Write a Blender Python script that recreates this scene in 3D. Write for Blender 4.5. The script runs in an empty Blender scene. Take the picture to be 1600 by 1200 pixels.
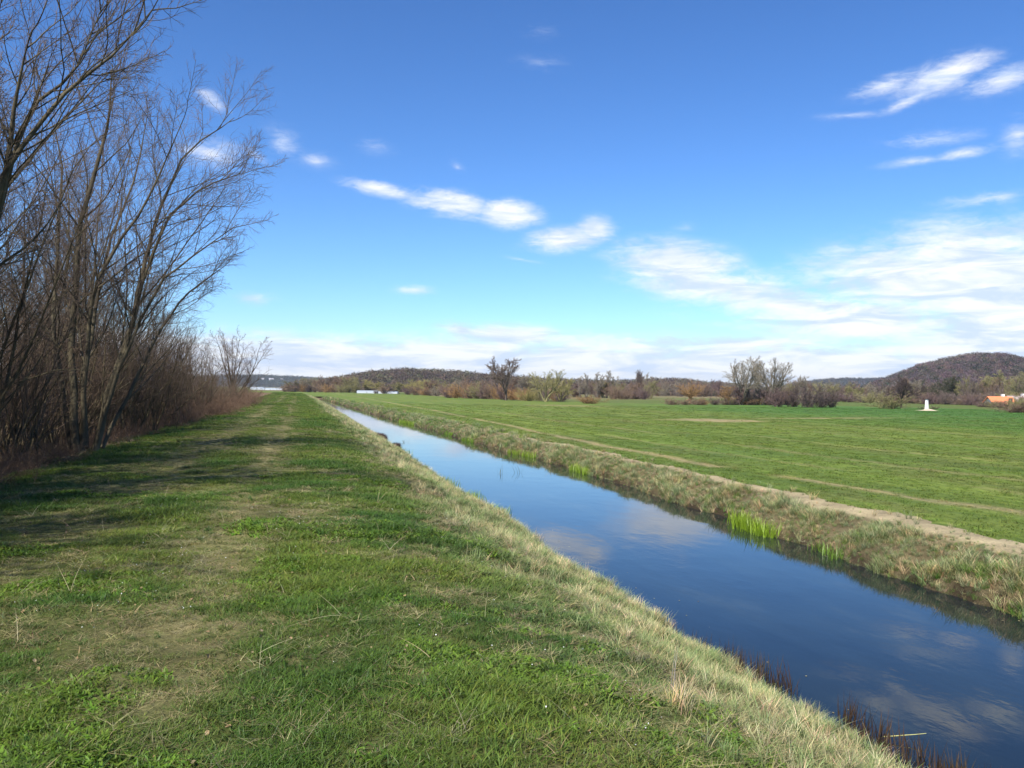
import bpy, math, random
import numpy as np
from mathutils import Vector, Matrix

S = bpy.context.scene
C = S.collection
PI = math.pi
rad = math.radians

# ------------------------------------------------------------------ camera
F_PX, YAW, PITCH, ROLL, EYE = 1300.0, rad(14.35), rad(.40), rad(.8), 3.0
_F0 = Vector((math.sin(YAW), math.cos(YAW), 0)); _R0 = Vector((math.cos(YAW), -math.sin(YAW), 0)); _Z = Vector((0, 0, 1))
_F = _F0*math.cos(PITCH)+_Z*math.sin(PITCH); _U = _R0.cross(_F)
_X = _R0*math.cos(ROLL)+_U*math.sin(ROLL); _Y = _U*math.cos(ROLL)-_R0*math.sin(ROLL)
cam = bpy.data.cameras.new('camera'); co = bpy.data.objects.new('camera', cam); C.objects.link(co)
cam.sensor_width = 36; cam.lens = 36*F_PX/1600; cam.clip_end = 20000; cam.clip_start = .05
m = Matrix((_X, _Y, -_F)).transposed().to_4x4(); m.translation = (0, 0, EYE); co.matrix_world = m
S.camera = co
def ray(u, v):
    return _F+_X*((u-800)/F_PX)+_Y*((600-v)/F_PX)
def at(u, v, z=0.0):                     # where the line of sight meets height z
    d = ray(u, v); return Vector((0, 0, EYE))+d*((z-EYE)/d.z)
def atd(u, v, dist):                     # a point at this ground distance
    d = ray(u, v); return Vector((0, 0, EYE))+d*(dist/math.hypot(d.x, d.y))

# ------------------------------------------------------------------ light
SUN_AZ, SUN_EL = rad(-139), rad(47)
sd = Vector((math.sin(SUN_AZ)*math.cos(SUN_EL), math.cos(SUN_AZ)*math.cos(SUN_EL), math.sin(SUN_EL)))
sl = bpy.data.lights.new('sun', 'SUN'); sl.energy = 4.9; sl.angle = rad(.55); sl.color = (1, .945, .86)
so = bpy.data.objects.new('sun', sl); C.objects.link(so); so.rotation_euler = sd.to_track_quat('Z', 'Y').to_euler(); so.location = (0, 0, 50)
S.view_settings.view_transform = 'Standard'; S.view_settings.look = 'None'; S.view_settings.gamma = 1; S.view_settings.exposure = 0.75
S.cycles.max_bounces = 6; S.cycles.diffuse_bounces = 2; S.cycles.glossy_bounces = 2; S.cycles.transmission_bounces = 3
S.cycles.volume_bounces = 0; S.cycles.transparent_max_bounces = 4

W = bpy.data.worlds.new('World'); S.world = W; W.use_nodes = True
nt = W.node_tree; N = nt.nodes; L = nt.links; N.clear()
def lk(a, b): L.new(a, b)
def wmath(op, a, b=None, clamp=False):  # clamp keeps the result in 0..1
    n = N.new('ShaderNodeMath'); n.operation = op; n.use_clamp = clamp
    for i, q in enumerate((a, b)):
        if q is None: continue
        if isinstance(q, (int, float)): n.inputs[i].default_value = q
        else: lk(q, n.inputs[i])
    return n.outputs[0]
sky = N.new('ShaderNodeTexSky'); sky.sky_type = 'NISHITA'; sky.sun_disc = False
sky.sun_elevation = SUN_EL; sky.sun_rotation = SUN_AZ; sky.air_density = 1.0; sky.dust_density = .3; sky.ozone_density = 1.2; sky.altitude = 200
hs = N.new('ShaderNodeHueSaturation'); hs.inputs['Saturation'].default_value = 1.08; hs.inputs['Value'].default_value = 1.08
stn = N.new('ShaderNodeMix'); stn.data_type = 'RGBA'; stn.blend_type = 'MULTIPLY'; stn.inputs[0].default_value = 1; stn.inputs[7].default_value = (.78, .96, 1.20, 1)
lk(sky.outputs[0], stn.inputs[6]); lk(stn.outputs[2], hs.inputs['Color'])
tc = N.new('ShaderNodeTexCoord'); sp = N.new('ShaderNodeSeparateXYZ'); lk(tc.outputs['Generated'], sp.inputs[0])
az = wmath('ARCTAN2', sp.outputs[0], sp.outputs[1])
hyp = wmath('SQRT', wmath('ADD', wmath('MULTIPLY', sp.outputs[0], sp.outputs[0]), wmath('MULTIPLY', sp.outputs[1], sp.outputs[1])))
el = wmath('DIVIDE', sp.outputs[2], wmath('MAXIMUM', hyp, .02))
cv = N.new('ShaderNodeCombineXYZ'); lk(az, cv.inputs[0]); lk(el, cv.inputs[1])
def cnoise(scale, sx, sy, detail, rough, w=0.0):
    mp = N.new('ShaderNodeMapping'); mp.inputs['Scale'].default_value = (sx, sy, 1); mp.inputs['Location'].default_value = (w, w*.7, w); lk(cv.outputs[0], mp.inputs[0])
    n = N.new('ShaderNodeTexNoise'); n.inputs['Scale'].default_value = scale; n.inputs['Detail'].default_value = detail; n.inputs['Roughness'].default_value = rough
    n.inputs['Distortion'].default_value = .55
    lk(mp.outputs[0], n.inputs['Vector']); return n.outputs[0]
CLOUDS = [(600,297,80,15,7,1.0),(700,318,95,27,8,1.15),(795,334,70,26,3,1.2),(880,374,80,24,-5,1.2),(930,358,42,26,0,1.1),(650,453,45,10,0,.75),(812,405,50,4,8,.45),
 (1060,415,130,44,8,1.3),(1130,450,190,40,8,1.2),(1480,430,260,85,-4,1.3),(1360,500,300,60,4,1.05),(1570,490,190,140,0,1.25),(1230,470,160,40,8,1.0),(1650,430,180,80,0,1.3),
 (1390,132,75,20,-12,.8),(1475,118,85,30,-15,1.0),(1570,122,75,24,-8,.85),(1430,152,60,11,-22,.8),(1325,180,60,8,2,.5),(1455,217,85,14,0,.68),(1425,253,60,10,-3,.62),(1505,240,60,11,-6,.66),
 (1592,215,32,34,0,.6),(1545,310,100,15,-4,.7),(1445,365,32,8,0,.6),(330,155,34,17,35,.62),(440,225,40,32,45,.62),(490,250,44,18,5,.5),(582,228,44,18,10,.48),(335,242,70,30,0,.7),(395,240,40,16,30,.5),
 (400,467,45,15,0,.6),(840,45,50,18,5,.35),(850,100,60,18,5,.33),(1075,355,30,10,0,.45),(715,262,18,12,30,.35),(800,528,150,26,3,1.2),(560,548,240,24,0,.9),(720,515,60,16,5,1.0),(1180,540,420,22,1,1.0)]
mask = None
for (u, v, w, h, a, s) in CLOUDS:
    s *= 1.12; w *= 1.08; h *= 1.12; d = ray(u, v); mp = N.new('ShaderNodeMapping'); mp.vector_type = 'TEXTURE'
    mp.inputs['Location'].default_value = (math.atan2(d.x, d.y), d.z/math.hypot(d.x, d.y), 0)
    mp.inputs['Rotation'].default_value = (0, 0, -rad(a)-ROLL); mp.inputs['Scale'].default_value = (w/F_PX*1.1, h/F_PX*1.15, 1)
    lk(cv.outputs[0], mp.inputs[0]); g = N.new('ShaderNodeTexGradient'); g.gradient_type = 'SPHERICAL'; lk(mp.outputs[0], g.inputs[0])
    q = wmath('MULTIPLY', g.outputs['Fac'], s); mask = q if mask is None else wmath('MAXIMUM', mask, q)
band = N.new('ShaderNodeMapRange'); band.interpolation_type = 'SMOOTHSTEP'; lk(el, band.inputs[0])
for i, q in enumerate((.034, .085, 1.25, 0.0)): band.inputs[1+i].default_value = q
mask = wmath('MAXIMUM', mask, band.outputs[0])
n1 = cnoise(11, 1, 2.8, 10, .62); n2 = cnoise(46, 1, 2.6, 8, .68, 3.1)
nn = wmath('ADD', wmath('MULTIPLY', n1, .58), wmath('MULTIPLY', n2, .42))
dens = wmath('ADD', mask, wmath('MULTIPLY', wmath('SUBTRACT', nn, .5), 2.9))
dm = N.new('ShaderNodeMapRange'); dm.interpolation_type = 'SMOOTHSTEP'; lk(dens, dm.inputs[0])
for i, q in enumerate((.02, 1.15, 0.0, .93)): dm.inputs[1+i].default_value = q
gate = wmath('MULTIPLY', mask, 2.0, True)
dens = wmath('MULTIPLY', wmath('MULTIPLY', dm.outputs[0], gate), wmath('ADD', .28, wmath('MULTIPLY', mask, .85, True), True))
n3 = cnoise(10, 1, 5.5, 8, .6, 7.7)
cr = N.new('ShaderNodeValToRGB'); lk(n3, cr.inputs[0])
cr.color_ramp.elements[0].position = .41; cr.color_ramp.elements[0].color = (.60, .71, .93, 1)
cr.color_ramp.elements[1].position = .57; cr.color_ramp.elements[1].color = (.93, .95, 1.0, 1)
cmul = N.new('ShaderNodeMix'); cmul.data_type = 'RGBA'; cmul.blend_type = 'MULTIPLY'; cmul.inputs[0].default_value = 1
lk(cr.outputs[0], cmul.inputs[6]); cmul.inputs[7].default_value = (7.6, 7.5, 7.3, 1)
sv = N.new('ShaderNodeVectorMath'); sv.operation = 'SCALE'; sv.inputs['Scale'].default_value = .13; lk(hs.outputs[0], sv.inputs[0])
gm = N.new('ShaderNodeGamma'); gm.inputs[1].default_value = 1.2; lk(sv.outputs[0], gm.inputs[0])
sw = N.new('ShaderNodeVectorMath'); sw.operation = 'SCALE'; sw.inputs['Scale'].default_value = 6.9; lk(gm.outputs[0], sw.inputs[0])
mx = N.new('ShaderNodeMix'); mx.data_type = 'RGBA'; lk(dens, mx.inputs[0]); lk(sw.outputs[0], mx.inputs[6]); lk(cmul.outputs[2], mx.inputs[7])
bg = N.new('ShaderNodeBackground'); bg.inputs[1].default_value = .095; lk(mx.outputs[2], bg.inputs[0])
wo = N.new('ShaderNodeOutputWorld'); lk(bg.outputs[0], wo.inputs[0])

# ------------------------------------------------------------------ helpers
rs = np.random.RandomState(7)
random.seed(7)
def hash2(i, j, seed):
    n = (i*374761393+j*668265263+seed*1442695041) & 0xffffffff
    n = ((n ^ (n >> 13))*1274126177) & 0xffffffff
    return ((n ^ (n >> 16)) & 0xffff)/65535.0
def vn(x, y, seed=0):
    x = np.asarray(x, float); y = np.asarray(y, float)
    i = np.floor(x).astype(np.int64); j = np.floor(y).astype(np.int64); fx = x-i; fy = y-j
    fx = fx*fx*(3-2*fx); fy = fy*fy*(3-2*fy)
    return (hash2(i, j, seed)*(1-fx)+hash2(i+1, j, seed)*fx)*(1-fy)+(hash2(i, j+1, seed)*(1-fx)+hash2(i+1, j+1, seed)*fx)*fy
def fbm(x, y, seed=0, o=4):
    r = 0; a = .5; t = 0
    for k in range(o): r = r+a*vn(x*2**k, y*2**k, seed+k); t += a; a *= .55
    return r/t
def sstep(a, b, x):
    t = np.clip((np.asarray(x, float)-a)/(b-a), 0, 1); return t*t*(3-2*t)

def tag(o, label=None, cat=None, group=None, kind=None):
    if label: o['label'] = label
    if cat: o['category'] = cat
    if group: o['group'] = group
    if kind: o['kind'] = kind
    return o
def empty(name, loc, rz=0, parent=None):
    o = bpy.data.objects.new(name, None); C.objects.link(o); o.location = loc; o.rotation_euler = (0, 0, rz)
    if parent: o.parent = parent
    o.empty_display_size = .3
    return o
def mesh_np(name, V, Fq, mats=(), smooth=False, link=True, parent=None, attrs=None, midx=None):
    """Fq: list of (M,k) int arrays."""
    me = bpy.data.meshes.new(name); V = np.asarray(V, np.float32)
    me.vertices.add(len(V)); me.vertices.foreach_set('co', V.ravel())
    if len(Fq):
        loops = np.concatenate([f.ravel() for f in Fq]).astype(np.int32)
        tot = np.concatenate([np.full(len(f), f.shape[1]) for f in Fq]).astype(np.int32)
        st = np.concatenate([[0], np.cumsum(tot)[:-1]]).astype(np.int32)
        me.loops.add(len(loops)); me.loops.foreach_set('vertex_index', loops)
        me.polygons.add(len(tot)); me.polygons.foreach_set('loop_start', st)
        me.polygons.foreach_set('use_smooth', np.full(len(tot), smooth))
        if midx is not None: me.polygons.foreach_set('material_index', np.asarray(midx, np.int32))
    if attrs:
        for k, (ty, dat) in attrs.items():
            a = me.attributes.new(k, ty, 'POINT')
            a.data.foreach_set({'FLOAT_COLOR': 'color', 'FLOAT_VECTOR': 'vector'}.get(ty, 'value'), np.asarray(dat).ravel())
    me.update(calc_edges=True)
    for mt in mats: me.materials.append(mt)
    o = bpy.data.objects.new(name, me)
    if link: C.objects.link(o)
    if parent: o.parent = parent
    return o
class MB:
    def __init__(s): s.V = []; s.F = []; s.n = 0
    def add(s, V, F):
        V = [tuple(v) for v in V]
        s.V += V; s.F += [tuple(i+s.n for i in f) for f in F]; s.n += len(V)
    def box(s, c, d, rz=0, taper=1.0):
        x, y, z = d[0]/2, d[1]/2, d[2]/2; V = []
        for k, (a, b, e) in enumerate([(-1,-1,-1),(1,-1,-1),(1,1,-1),(-1,1,-1),(-1,-1,1),(1,-1,1),(1,1,1),(-1,1,1)]):
            t = taper if e > 0 else 1
            px, py = a*x*t, b*y*t
            V.append((c[0]+px*math.cos(rz)-py*math.sin(rz), c[1]+px*math.sin(rz)+py*math.cos(rz), c[2]+e*z))
        s.add(V, [(0,3,2,1),(4,5,6,7),(0,1,5,4),(1,2,6,5),(2,3,7,6),(3,0,4,7)])
    def lathe(s, prof, n=16, sq=0):
        V = []; F = []
        for r, z in prof:
            for k in range(n):
                a = 2*PI*(k+.5)/n; V.append((r*math.cos(a), r*math.sin(a), z))
        for i in range(len(prof)-1):
            for k in range(n): F.append((i*n+k, i*n+(k+1) % n, (i+1)*n+(k+1) % n, (i+1)*n+k))
        F.append(tuple(range(n))[::-1]); F.append(tuple((len(prof)-1)*n+k for k in range(n)))
        s.add(V, F)
    def build(s, name, mat, parent=None, smooth=False):
        me = bpy.data.meshes.new(name); me.from_pydata(s.V, [], s.F); me.update()
        me.materials.append(mat)
        for p in me.polygons: p.use_smooth = smooth
        o = bpy.data.objects.new(name, me); C.objects.link(o); o.parent = parent
        return o

# ------------------------------------------------------------------ materials
def new_mat(name):
    mt = bpy.data.materials.new(name); mt.use_nodes = True
    t = mt.node_tree; b = t.nodes['Principled BSDF']; return mt, t, b
def nnode(t, ty, **kw):
    n = t.nodes.new(ty)
    for k, v in kw.items():
        if k in n.inputs: n.inputs[k].default_value = v
        else: setattr(n, k, v)
    return n
def ramp(t, fac, stops):
    r = t.nodes.new('ShaderNodeValToRGB'); e = r.color_ramp.elements
    while len(e) < len(stops): e.new(.5)
    for q, (p, c) in zip(e, stops): q.position = p; q.color = (*c, 1)
    t.links.new(fac, r.inputs[0]); return r.outputs[0]
def mixc(t, fac, a, b, mode='MIX'):
    n = t.nodes.new('ShaderNodeMix'); n.data_type = 'RGBA'; n.blend_type = mode
    for i, q in ((0, fac), (6, a), (7, b)):
        if isinstance(q, (int, float)): n.inputs[i].default_value = q
        elif isinstance(q, tuple): n.inputs[i].default_value = (*q, 1)
        else: t.links.new(q, n.inputs[i])
    return n.outputs[2]
def noise(t, scale, detail=5, rough=.6, vec=None, sc=None):
    n = nnode(t, 'ShaderNodeTexNoise', Scale=scale, Detail=detail, Roughness=rough)
    if vec is None:
        tc = t.nodes.new('ShaderNodeTexCoord'); vec = tc.outputs['Object']
    if sc:
        mp = t.nodes.new('ShaderNodeMapping'); mp.inputs['Scale'].default_value = sc; t.links.new(vec, mp.inputs[0]); vec = mp.outputs[0]
    t.links.new(vec, n.inputs['Vector']); return n.outputs[0]
def bump(t, b, h, strength, dist=.02):
    n = nnode(t, 'ShaderNodeBump', Strength=strength, Distance=dist); t.links.new(h, n.inputs['Height']); t.links.new(n.outputs[0], b.inputs['Normal'])

def mat_plain(name, col, rough=.8, nscale=6, var=.25, bmp=.3):
    mt, t, b = new_mat(name); n = noise(t, nscale)
    c = mixc(t, n, tuple(x*(1-var) for x in col), tuple(min(1, x*(1+var)) for x in col)); t.links.new(c, b.inputs['Base Color'])
    b.inputs['Roughness'].default_value = rough
    if bmp: bump(t, b, noise(t, nscale*4), bmp)
    return mt
def mat_blade(name, trans=.35, gloss=.35, up=.0):
    """leaf / blade material: albedo comes from the instance's own tint, blade roots darkened to paint in the shade inside a tuft"""
    mt, t, b = new_mat(name)
    a = nnode(t, 'ShaderNodeAttribute', attribute_type='INSTANCER', attribute_name='tint')
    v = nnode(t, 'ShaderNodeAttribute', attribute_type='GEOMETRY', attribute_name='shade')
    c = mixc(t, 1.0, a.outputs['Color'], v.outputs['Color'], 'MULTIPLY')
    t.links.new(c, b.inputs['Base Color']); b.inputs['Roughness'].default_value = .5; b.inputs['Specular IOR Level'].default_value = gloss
    tr = t.nodes.new('ShaderNodeBsdfTranslucent'); t.links.new(c, tr.inputs[0])
    mx = t.nodes.new('ShaderNodeMixShader'); mx.inputs[0].default_value = trans
    t.links.new(b.outputs[0], mx.inputs[1]); t.links.new(tr.outputs[0], mx.inputs[2]); t.links.new(mx.outputs[0], t.nodes['Material Output'].inputs[0])
    return mt
def mat_blade_fixed(name, trans=.35):
    mt, t, b = new_mat(name)
    v = nnode(t, 'ShaderNodeAttribute', attribute_type='GEOMETRY', attribute_name='shade')
    t.links.new(v.outputs['Color'], b.inputs['Base Color']); b.inputs['Roughness'].default_value = .45
    tr = t.nodes.new('ShaderNodeBsdfTranslucent'); t.links.new(v.outputs['Color'], tr.inputs[0])
    mx = t.nodes.new('ShaderNodeMixShader'); mx.inputs[0].default_value = trans
    t.links.new(b.outputs[0], mx.inputs[1]); t.links.new(tr.outputs[0], mx.inputs[2]); t.links.new(mx.outputs[0], t.nodes['Material Output'].inputs[0])
    return mt
def mat_bark(name, c1, c2, scale=5):
    mt, t, b = new_mat(name); n = noise(t, scale, 6, .65, sc=(1, 1, .3))
    oi = t.nodes.new('ShaderNodeObjectInfo')
    c = ramp(t, n, [(.3, c1), (.7, c2)]); c = mixc(t, 1.0, c, oi.outputs['Color'], 'MULTIPLY')
    t.links.new(c, b.inputs['Base Color']); b.inputs['Roughness'].default_value = .85; b.inputs['Specular IOR Level'].default_value = .2
    bump(t, b, noise(t, scale*5, sc=(1, 1, .25)), .6, .02); return mt
M_BARK = mat_bark('bark', (.038, .030, .02), (.135, .115, .07))
M_TWIG = mat_bark('twig_bark', (.085, .062, .048), (.19, .145, .11), 2)
M_FAR = mat_bark('far_twigs', (.7, .7, .7), (1, 1, 1), .25)      # multiplied by each tree's own colour
M_BLADE = mat_blade('grass_blade'); M_STRAW = mat_blade('straw_blade', .2, .3); M_IRIS = mat_blade_fixed('iris_leaf', .45); M_REED = mat_blade('reed_stem', .1, .2)
M_LEAF = mat_blade('dead_leaf', .1, .2)

# ------------------------------------------------------------------ terrain
YL = [-40, 6, 14, 22, 47, 115, 190, 232]; XL = [4.55, 4.6, 4.5, 4.5, 4.6, 4.4, 4.1, 3.9]
YR = [-40, 9, 12.5, 19, 30, 53, 86, 190, 232]; XR = [9.4, 9.55, 9.7, 10.0, 10.15, 9.5, 8.5, 6.05, 5.4]
def bend(y): return np.where(y > 212, -(np.clip(y-212, 0, 80))**2/55., 0)
def xleft(y): y = np.asarray(y, float); return np.interp(y, YL, XL)+bend(y)+(fbm(y*.55, y*0+3.3, 11)-.5)*.55+(vn(y*2.4, y*0, 12)-.5)*.18
def xright(y): y = np.asarray(y, float); return np.interp(y, YR, XR)+bend(y)+(fbm(y*.45, y*0+9.1, 21)-.5)*.8+(vn(y*2.1, y*0, 22)-.5)*.2
PLx = [-.9, -.35, 0, .16, .5, 1.2, 2.2, 3.0, 3.8, 5.5, 8.3, 9.3, 11, 16, 40, 120]; PLz = [-.75, -.35, -.02, .12, .26, .60, 1.02, 1.24, 1.36, 1.42, 1.42, 1.36, 1.1, .8, .65, .58]
PRx = [-.9, -.35, 0, .14, .5, 1.0, 1.5, 3, 60]; PRz = [-.75, -.35, -.03, .17, .36, .52, .60, .62, .58]
def height(x, y):
    x = np.asarray(x, float); y = np.asarray(y, float)
    dl = xleft(y)-x; dr = x-xright(y)
    z = np.where(dl > dr, np.interp(dl, PLx, PLz), np.interp(dr, PRx, PRz))
    near = 1-sstep(60, 160, np.hypot(x, y))
    on = sstep(.0, .5, np.maximum(dl, dr))
    z = z+on*near*((fbm(x*.9, y*.9, 31)-.5)*.10+(fbm(x*4, y*4, 35, 3)-.5)*.05)
    rut = np.exp(-((x+.55+.15*np.sin(y*.1))/.28)**2)+np.exp(-((x+2.25+.15*np.sin(y*.1+.4))/.28)**2)
    return z-rut*.02*near
RUTS = lambda x, y: np.exp(-((x+.55+.15*np.sin(y*.1))/.42)**2)+np.exp(-((x+2.25+.15*np.sin(y*.1+.4))/.5)**2)

def graded(a, b, dense_a, dense_b, step, g=1.13):
    r = list(np.arange(dense_a, dense_b+1e-6, step)); s = step
    while r[-1] < b: s *= g; r.append(r[-1]+s)
    s = step; l = []; q = dense_a
    while q > a: s *= g; q -= s; l.append(q)
    return np.array(l[::-1]+r)
def grid_mesh(name, X, Y, Zf, mats, attrs=None, col=None, smooth=True):
    GX, GY = np.meshgrid(X, Y); V = np.stack([GX, GY, Zf(GX, GY)], -1).reshape(-1, 3)
    nx, ny = len(X), len(Y); I = np.arange(nx*ny).reshape(ny, nx)
    F = np.stack([I[:-1, :-1], I[:-1, 1:], I[1:, 1:], I[1:, :-1]], -1).reshape(-1, 4)
    at_ = {'zone': ('FLOAT_COLOR', col(GX.ravel(), GY.ravel()))} if col else None
    return mesh_np(name, V, [F], mats, smooth, attrs=at_)
def lerp3(a, b, t): return np.asarray(a)*(1-t[..., None])+np.asarray(b)*t[..., None]
def zone_col(x, y):
    x = np.asarray(x, float); y = np.asarray(y, float)
    dl = xleft(y)-x; dr = x-xright(y); n = fbm(x*1.3, y*1.3, 41); n2 = fbm(x*.3, y*.3, 45)
    turf = lerp3((.07, .085, .026), (.11, .115, .04), n)
    thatch = np.array((.20, .175, .085))
    c = lerp3(turf, thatch, np.clip(sstep(.5, .72, n)*.5+RUTS(x, y)*.55*sstep(.35, .6, n2), 0, 1))
    c = lerp3(c, (.20, .165, .09), (1-sstep(.3, 1.8, dl))*.6)                        # dry litter on the bank's foot
    c = lerp3(c, (.16, .105, .065), sstep(8.9, 9.9, dl)*np.where(dl > 0, 1, 0))        # leaf litter under the hedge
    c = lerp3(c, (.26, .21, .12), sstep(20, 26, dl)*np.where(dl > 0, 1, 0))
    rb = lerp3((.15, .125, .065), (.09, .075, .045), n)
    rb = lerp3(rb, (.31, .26, .16), sstep(1.05, 1.35, dr)*(1-.6*sstep(35, 60, y)))                         # bare earth track
    c = np.where((dr > -.5)[..., None], rb, c)
    c = np.where(((dl < .12) & (dr < .12))[..., None], np.array((.045, .035, .022)), c)
    far = lerp3((.10, .135, .035), (.20, .16, .085), sstep(.42, .6, vn(x*.006+3, y*.011, 77)))
    c = lerp3(c, far, sstep(15, 20, dr))
    c = lerp3(c, far, sstep(60, 90, dl))
    c = np.where((y > 240)[..., None], far, c)
    return np.concatenate([c, np.ones(c.shape[:-1]+(1,))], -1)
def mat_ground(name, s1=3.0, contrast=.4):
    mt, t, b = new_mat(name)
    a = nnode(t, 'ShaderNodeAttribute', attribute_type='GEOMETRY', attribute_name='zone')
    n1 = noise(t, 1.2, 8, .65); n2 = noise(t, 28, 6, .7)
    k = ramp(t, n1, [(.3, (1-contrast,)*3), (.7, (1+contrast,)*3)]); k2 = ramp(t, n2, [(.3, (.6, .6, .6)), (.7, (1.35, 1.3, 1.2))])
    c = mixc(t, 1.0, a.outputs['Color'], k, 'MULTIPLY'); c = mixc(t, 1.0, c, k2, 'MULTIPLY')
    t.links.new(c, b.inputs['Base Color']); b.inputs['Roughness'].default_value = .95; b.inputs['Specular IOR Level'].default_value = .1
    bump(t, b, n2, .8, .03); return mt
EY = [-60, 20, 60, 105, 135, 150, 158, 178, 310, 450]; EX = [230, 190, 165, 125, 121, 108, 70, 47, 42, 12]
def xcrest(y): return xright(y)+np.interp(y, [0, 11, 17, 25, 45, 230], [2.0, 1.95, 1.75, 1.5, 1.4, 1.3])+(vn(y*.7, y*0, 51)-.5)*.35
def xstripe(y): return np.interp(y, [5, 11, 16, 20, 24, 31, 38, 55, 90, 200], [15, 14.5, 13.9, 13.6, 13.15, 12.9, 12.95, 13.6, 14.2, 14.5])
def xedge(y): return np.interp(y, EY, EX)
gx = graded(-6000, 6000, -7, 13, .16, 1.16); gy = graded(-3000, 7000, -4, 34, .25, 1.045)
tag(grid_mesh('ground', gx, gy, lambda x, y: height(x, y)-.16*sstep(.1, .5, x-xcrest(y))*(x < xedge(y)-.5), [mat_ground('ground_earth')], col=zone_col), kind='structure')

# water
mt, t, b = new_mat('canal_water'); t.links.new(ramp(t, noise(t, .5, 6, .6, sc=(1.6, .5, 1)), [(.40, (.008, .013, .016)), (.58, (.012, .018, .018)), (.70, (.030, .036, .028))]), b.inputs['Base Color']); b.inputs['Roughness'].default_value = .03; b.inputs['IOR'].default_value = 1.333
wn = noise(t, 2.2, 4, .5, sc=(1, .5, 1)); wn2 = noise(t, .25, 3, .5); wn3 = noise(t, 14, 2, .5, sc=(1, .6, 1))
mm = t.nodes.new('ShaderNodeMath'); mm.operation = 'MULTIPLY'; r_ = ramp(t, wn2, [(.40, (.25,)*3), (.62, (1,)*3)]); t.links.new(wn, mm.inputs[0]); t.links.new(r_, mm.inputs[1])
mm2 = t.nodes.new('ShaderNodeMath'); mm2.operation = 'MULTIPLY_ADD'; t.links.new(wn3, mm2.inputs[0]); mm2.inputs[1].default_value = .08; t.links.new(mm.outputs[0], mm2.inputs[2])
bump(t, b, mm2.outputs[0], .21, .02)
M_WATER = mt
ys = np.concatenate([np.arange(-30, 60, .5), np.arange(60, 292, 2)]); fr = np.linspace(0, 1, 9)
V = []
for y in ys:
    a_ = float(xleft(y))-.5; b_ = float(xright(y))+.5
    V += [(a_+(b_-a_)*f, y, 0.0) for f in fr]
I = np.arange(len(V)).reshape(len(ys), 9); Fw = np.stack([I[:-1, :-1], I[:-1, 1:], I[1:, 1:], I[1:, :-1]], -1).reshape(-1, 4)
tag(mesh_np('water', V, [Fw], [M_WATER], True), kind='structure')

# crop field sheet
def bare(x, y):
    """how bare the crop field is, 0..1"""
    n = fbm(x*.8, y*.25, 61); b = np.exp(-((x-xstripe(y)-(vn(y*.35, y*0, 67)-.5)*.3)/.24)**2)*sstep(.25, .42, fbm(x*0+.3, y*.22, 63))
    for k, (o, w, s) in enumerate([(2.9, .22, .40), (6.3, .28, .45), (11.5, .3, .35), (18, .5, .30), (27, .6, .30)]):
        b = np.maximum(b, s*np.exp(-((x-xstripe(y)-o-(fbm(y*.05, y*0, 65+k)-.5)*1.5)/w)**2)*sstep(.4, .6, fbm(x*0+.1, y*.1, 70+k)))
    q = at(1120, 657, .6); b = np.maximum(b, (1-sstep(.6, 1.15, np.hypot((x-q.x)/5.2, (y-q.y)/4.0)+(n-.5)*.9))*.95)
    q2 = at(1290, 653.5, .6); th = math.atan2(at(1390, 653, .6).y-q2.y, at(1390, 653, .6).x-q2.x)
    dx = (x-q2.x)*math.cos(th)+(y-q2.y)*math.sin(th); dy = -(x-q2.x)*math.sin(th)+(y-q2.y)*math.cos(th)
    b = np.maximum(b, (1-sstep(.5, 1.1, np.hypot(dx/13, dy/1.3)+(n-.5)*.8))*.8)
    q = at(880, 634, .6); b = np.maximum(b, (1-sstep(.4, 1.1, np.hypot((x-q.x)/9, (y-q.y)/8)+(n-.5)*.9))*.5)
    return np.clip(b, 0, 1)
def field_col(x, y):
    n = fbm(x*.05, y*.03, 81); n2 = fbm(x*.6, y*.2, 83)
    yel = np.clip(1-sstep(14, 60, x*.8-y*.1)+(n-.5)*1.2, 0, 1)
    c = lerp3((.062, .142, .028), (.115, .163, .032), yel)
    c = c*(.8+.4*vn(x*2.6, y*.05, 87)*.6+.4*vn(x*.8, y*.03, 88)*.4+.04)[..., None]
    c = lerp3(c, (.12, .11, .05), (n2 > .62)*.25)
    c = lerp3(c, (.30, .245, .14), bare(x, y)*.85)
    return np.concatenate([c, np.ones(c.shape[:-1]+(1,))], -1)
ys = np.concatenate([np.arange(-30, 60, .35), 60*1.02**np.arange(0, 102)]); fr = np.concatenate([np.linspace(0, .25, 190)[:-1], .25+(.75)*np.linspace(0, 1, 90)**1.2])
GY = np.repeat(ys[:, None], len(fr), 1); x0 = xcrest(ys)[:, None]; x1 = np.maximum(xedge(ys), xcrest(ys)+1)[:, None]; GX = x0+(x1-x0)*fr[None]
GZ = height(GX, GY)+.022*sstep(0, .6, GX-x0)-.01
V = np.stack([GX, GY, GZ], -1).reshape(-1, 3); I = np.arange(len(V)).reshape(len(ys), len(fr))
Ff = np.stack([I[:-1, :-1], I[:-1, 1:], I[1:, 1:], I[1:, :-1]], -1).reshape(-1, 4)
mt, t, b = new_mat('young_crop_and_soil')
a = nnode(t, 'ShaderNodeAttribute', attribute_type='GEOMETRY', attribute_name='zone')
n1 = noise(t, .35, 8, .7, sc=(1, .35, 1)); n2 = noise(t, 9, 8, .75, sc=(1, .5, 1)); n3 = noise(t, 1.6, 4, .9)
c = mixc(t, 1.0, a.outputs['Color'], ramp(t, n1, [(.3, (.72, .78, .8)), (.7, (1.3, 1.18, 1.1))]), 'MULTIPLY')
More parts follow.
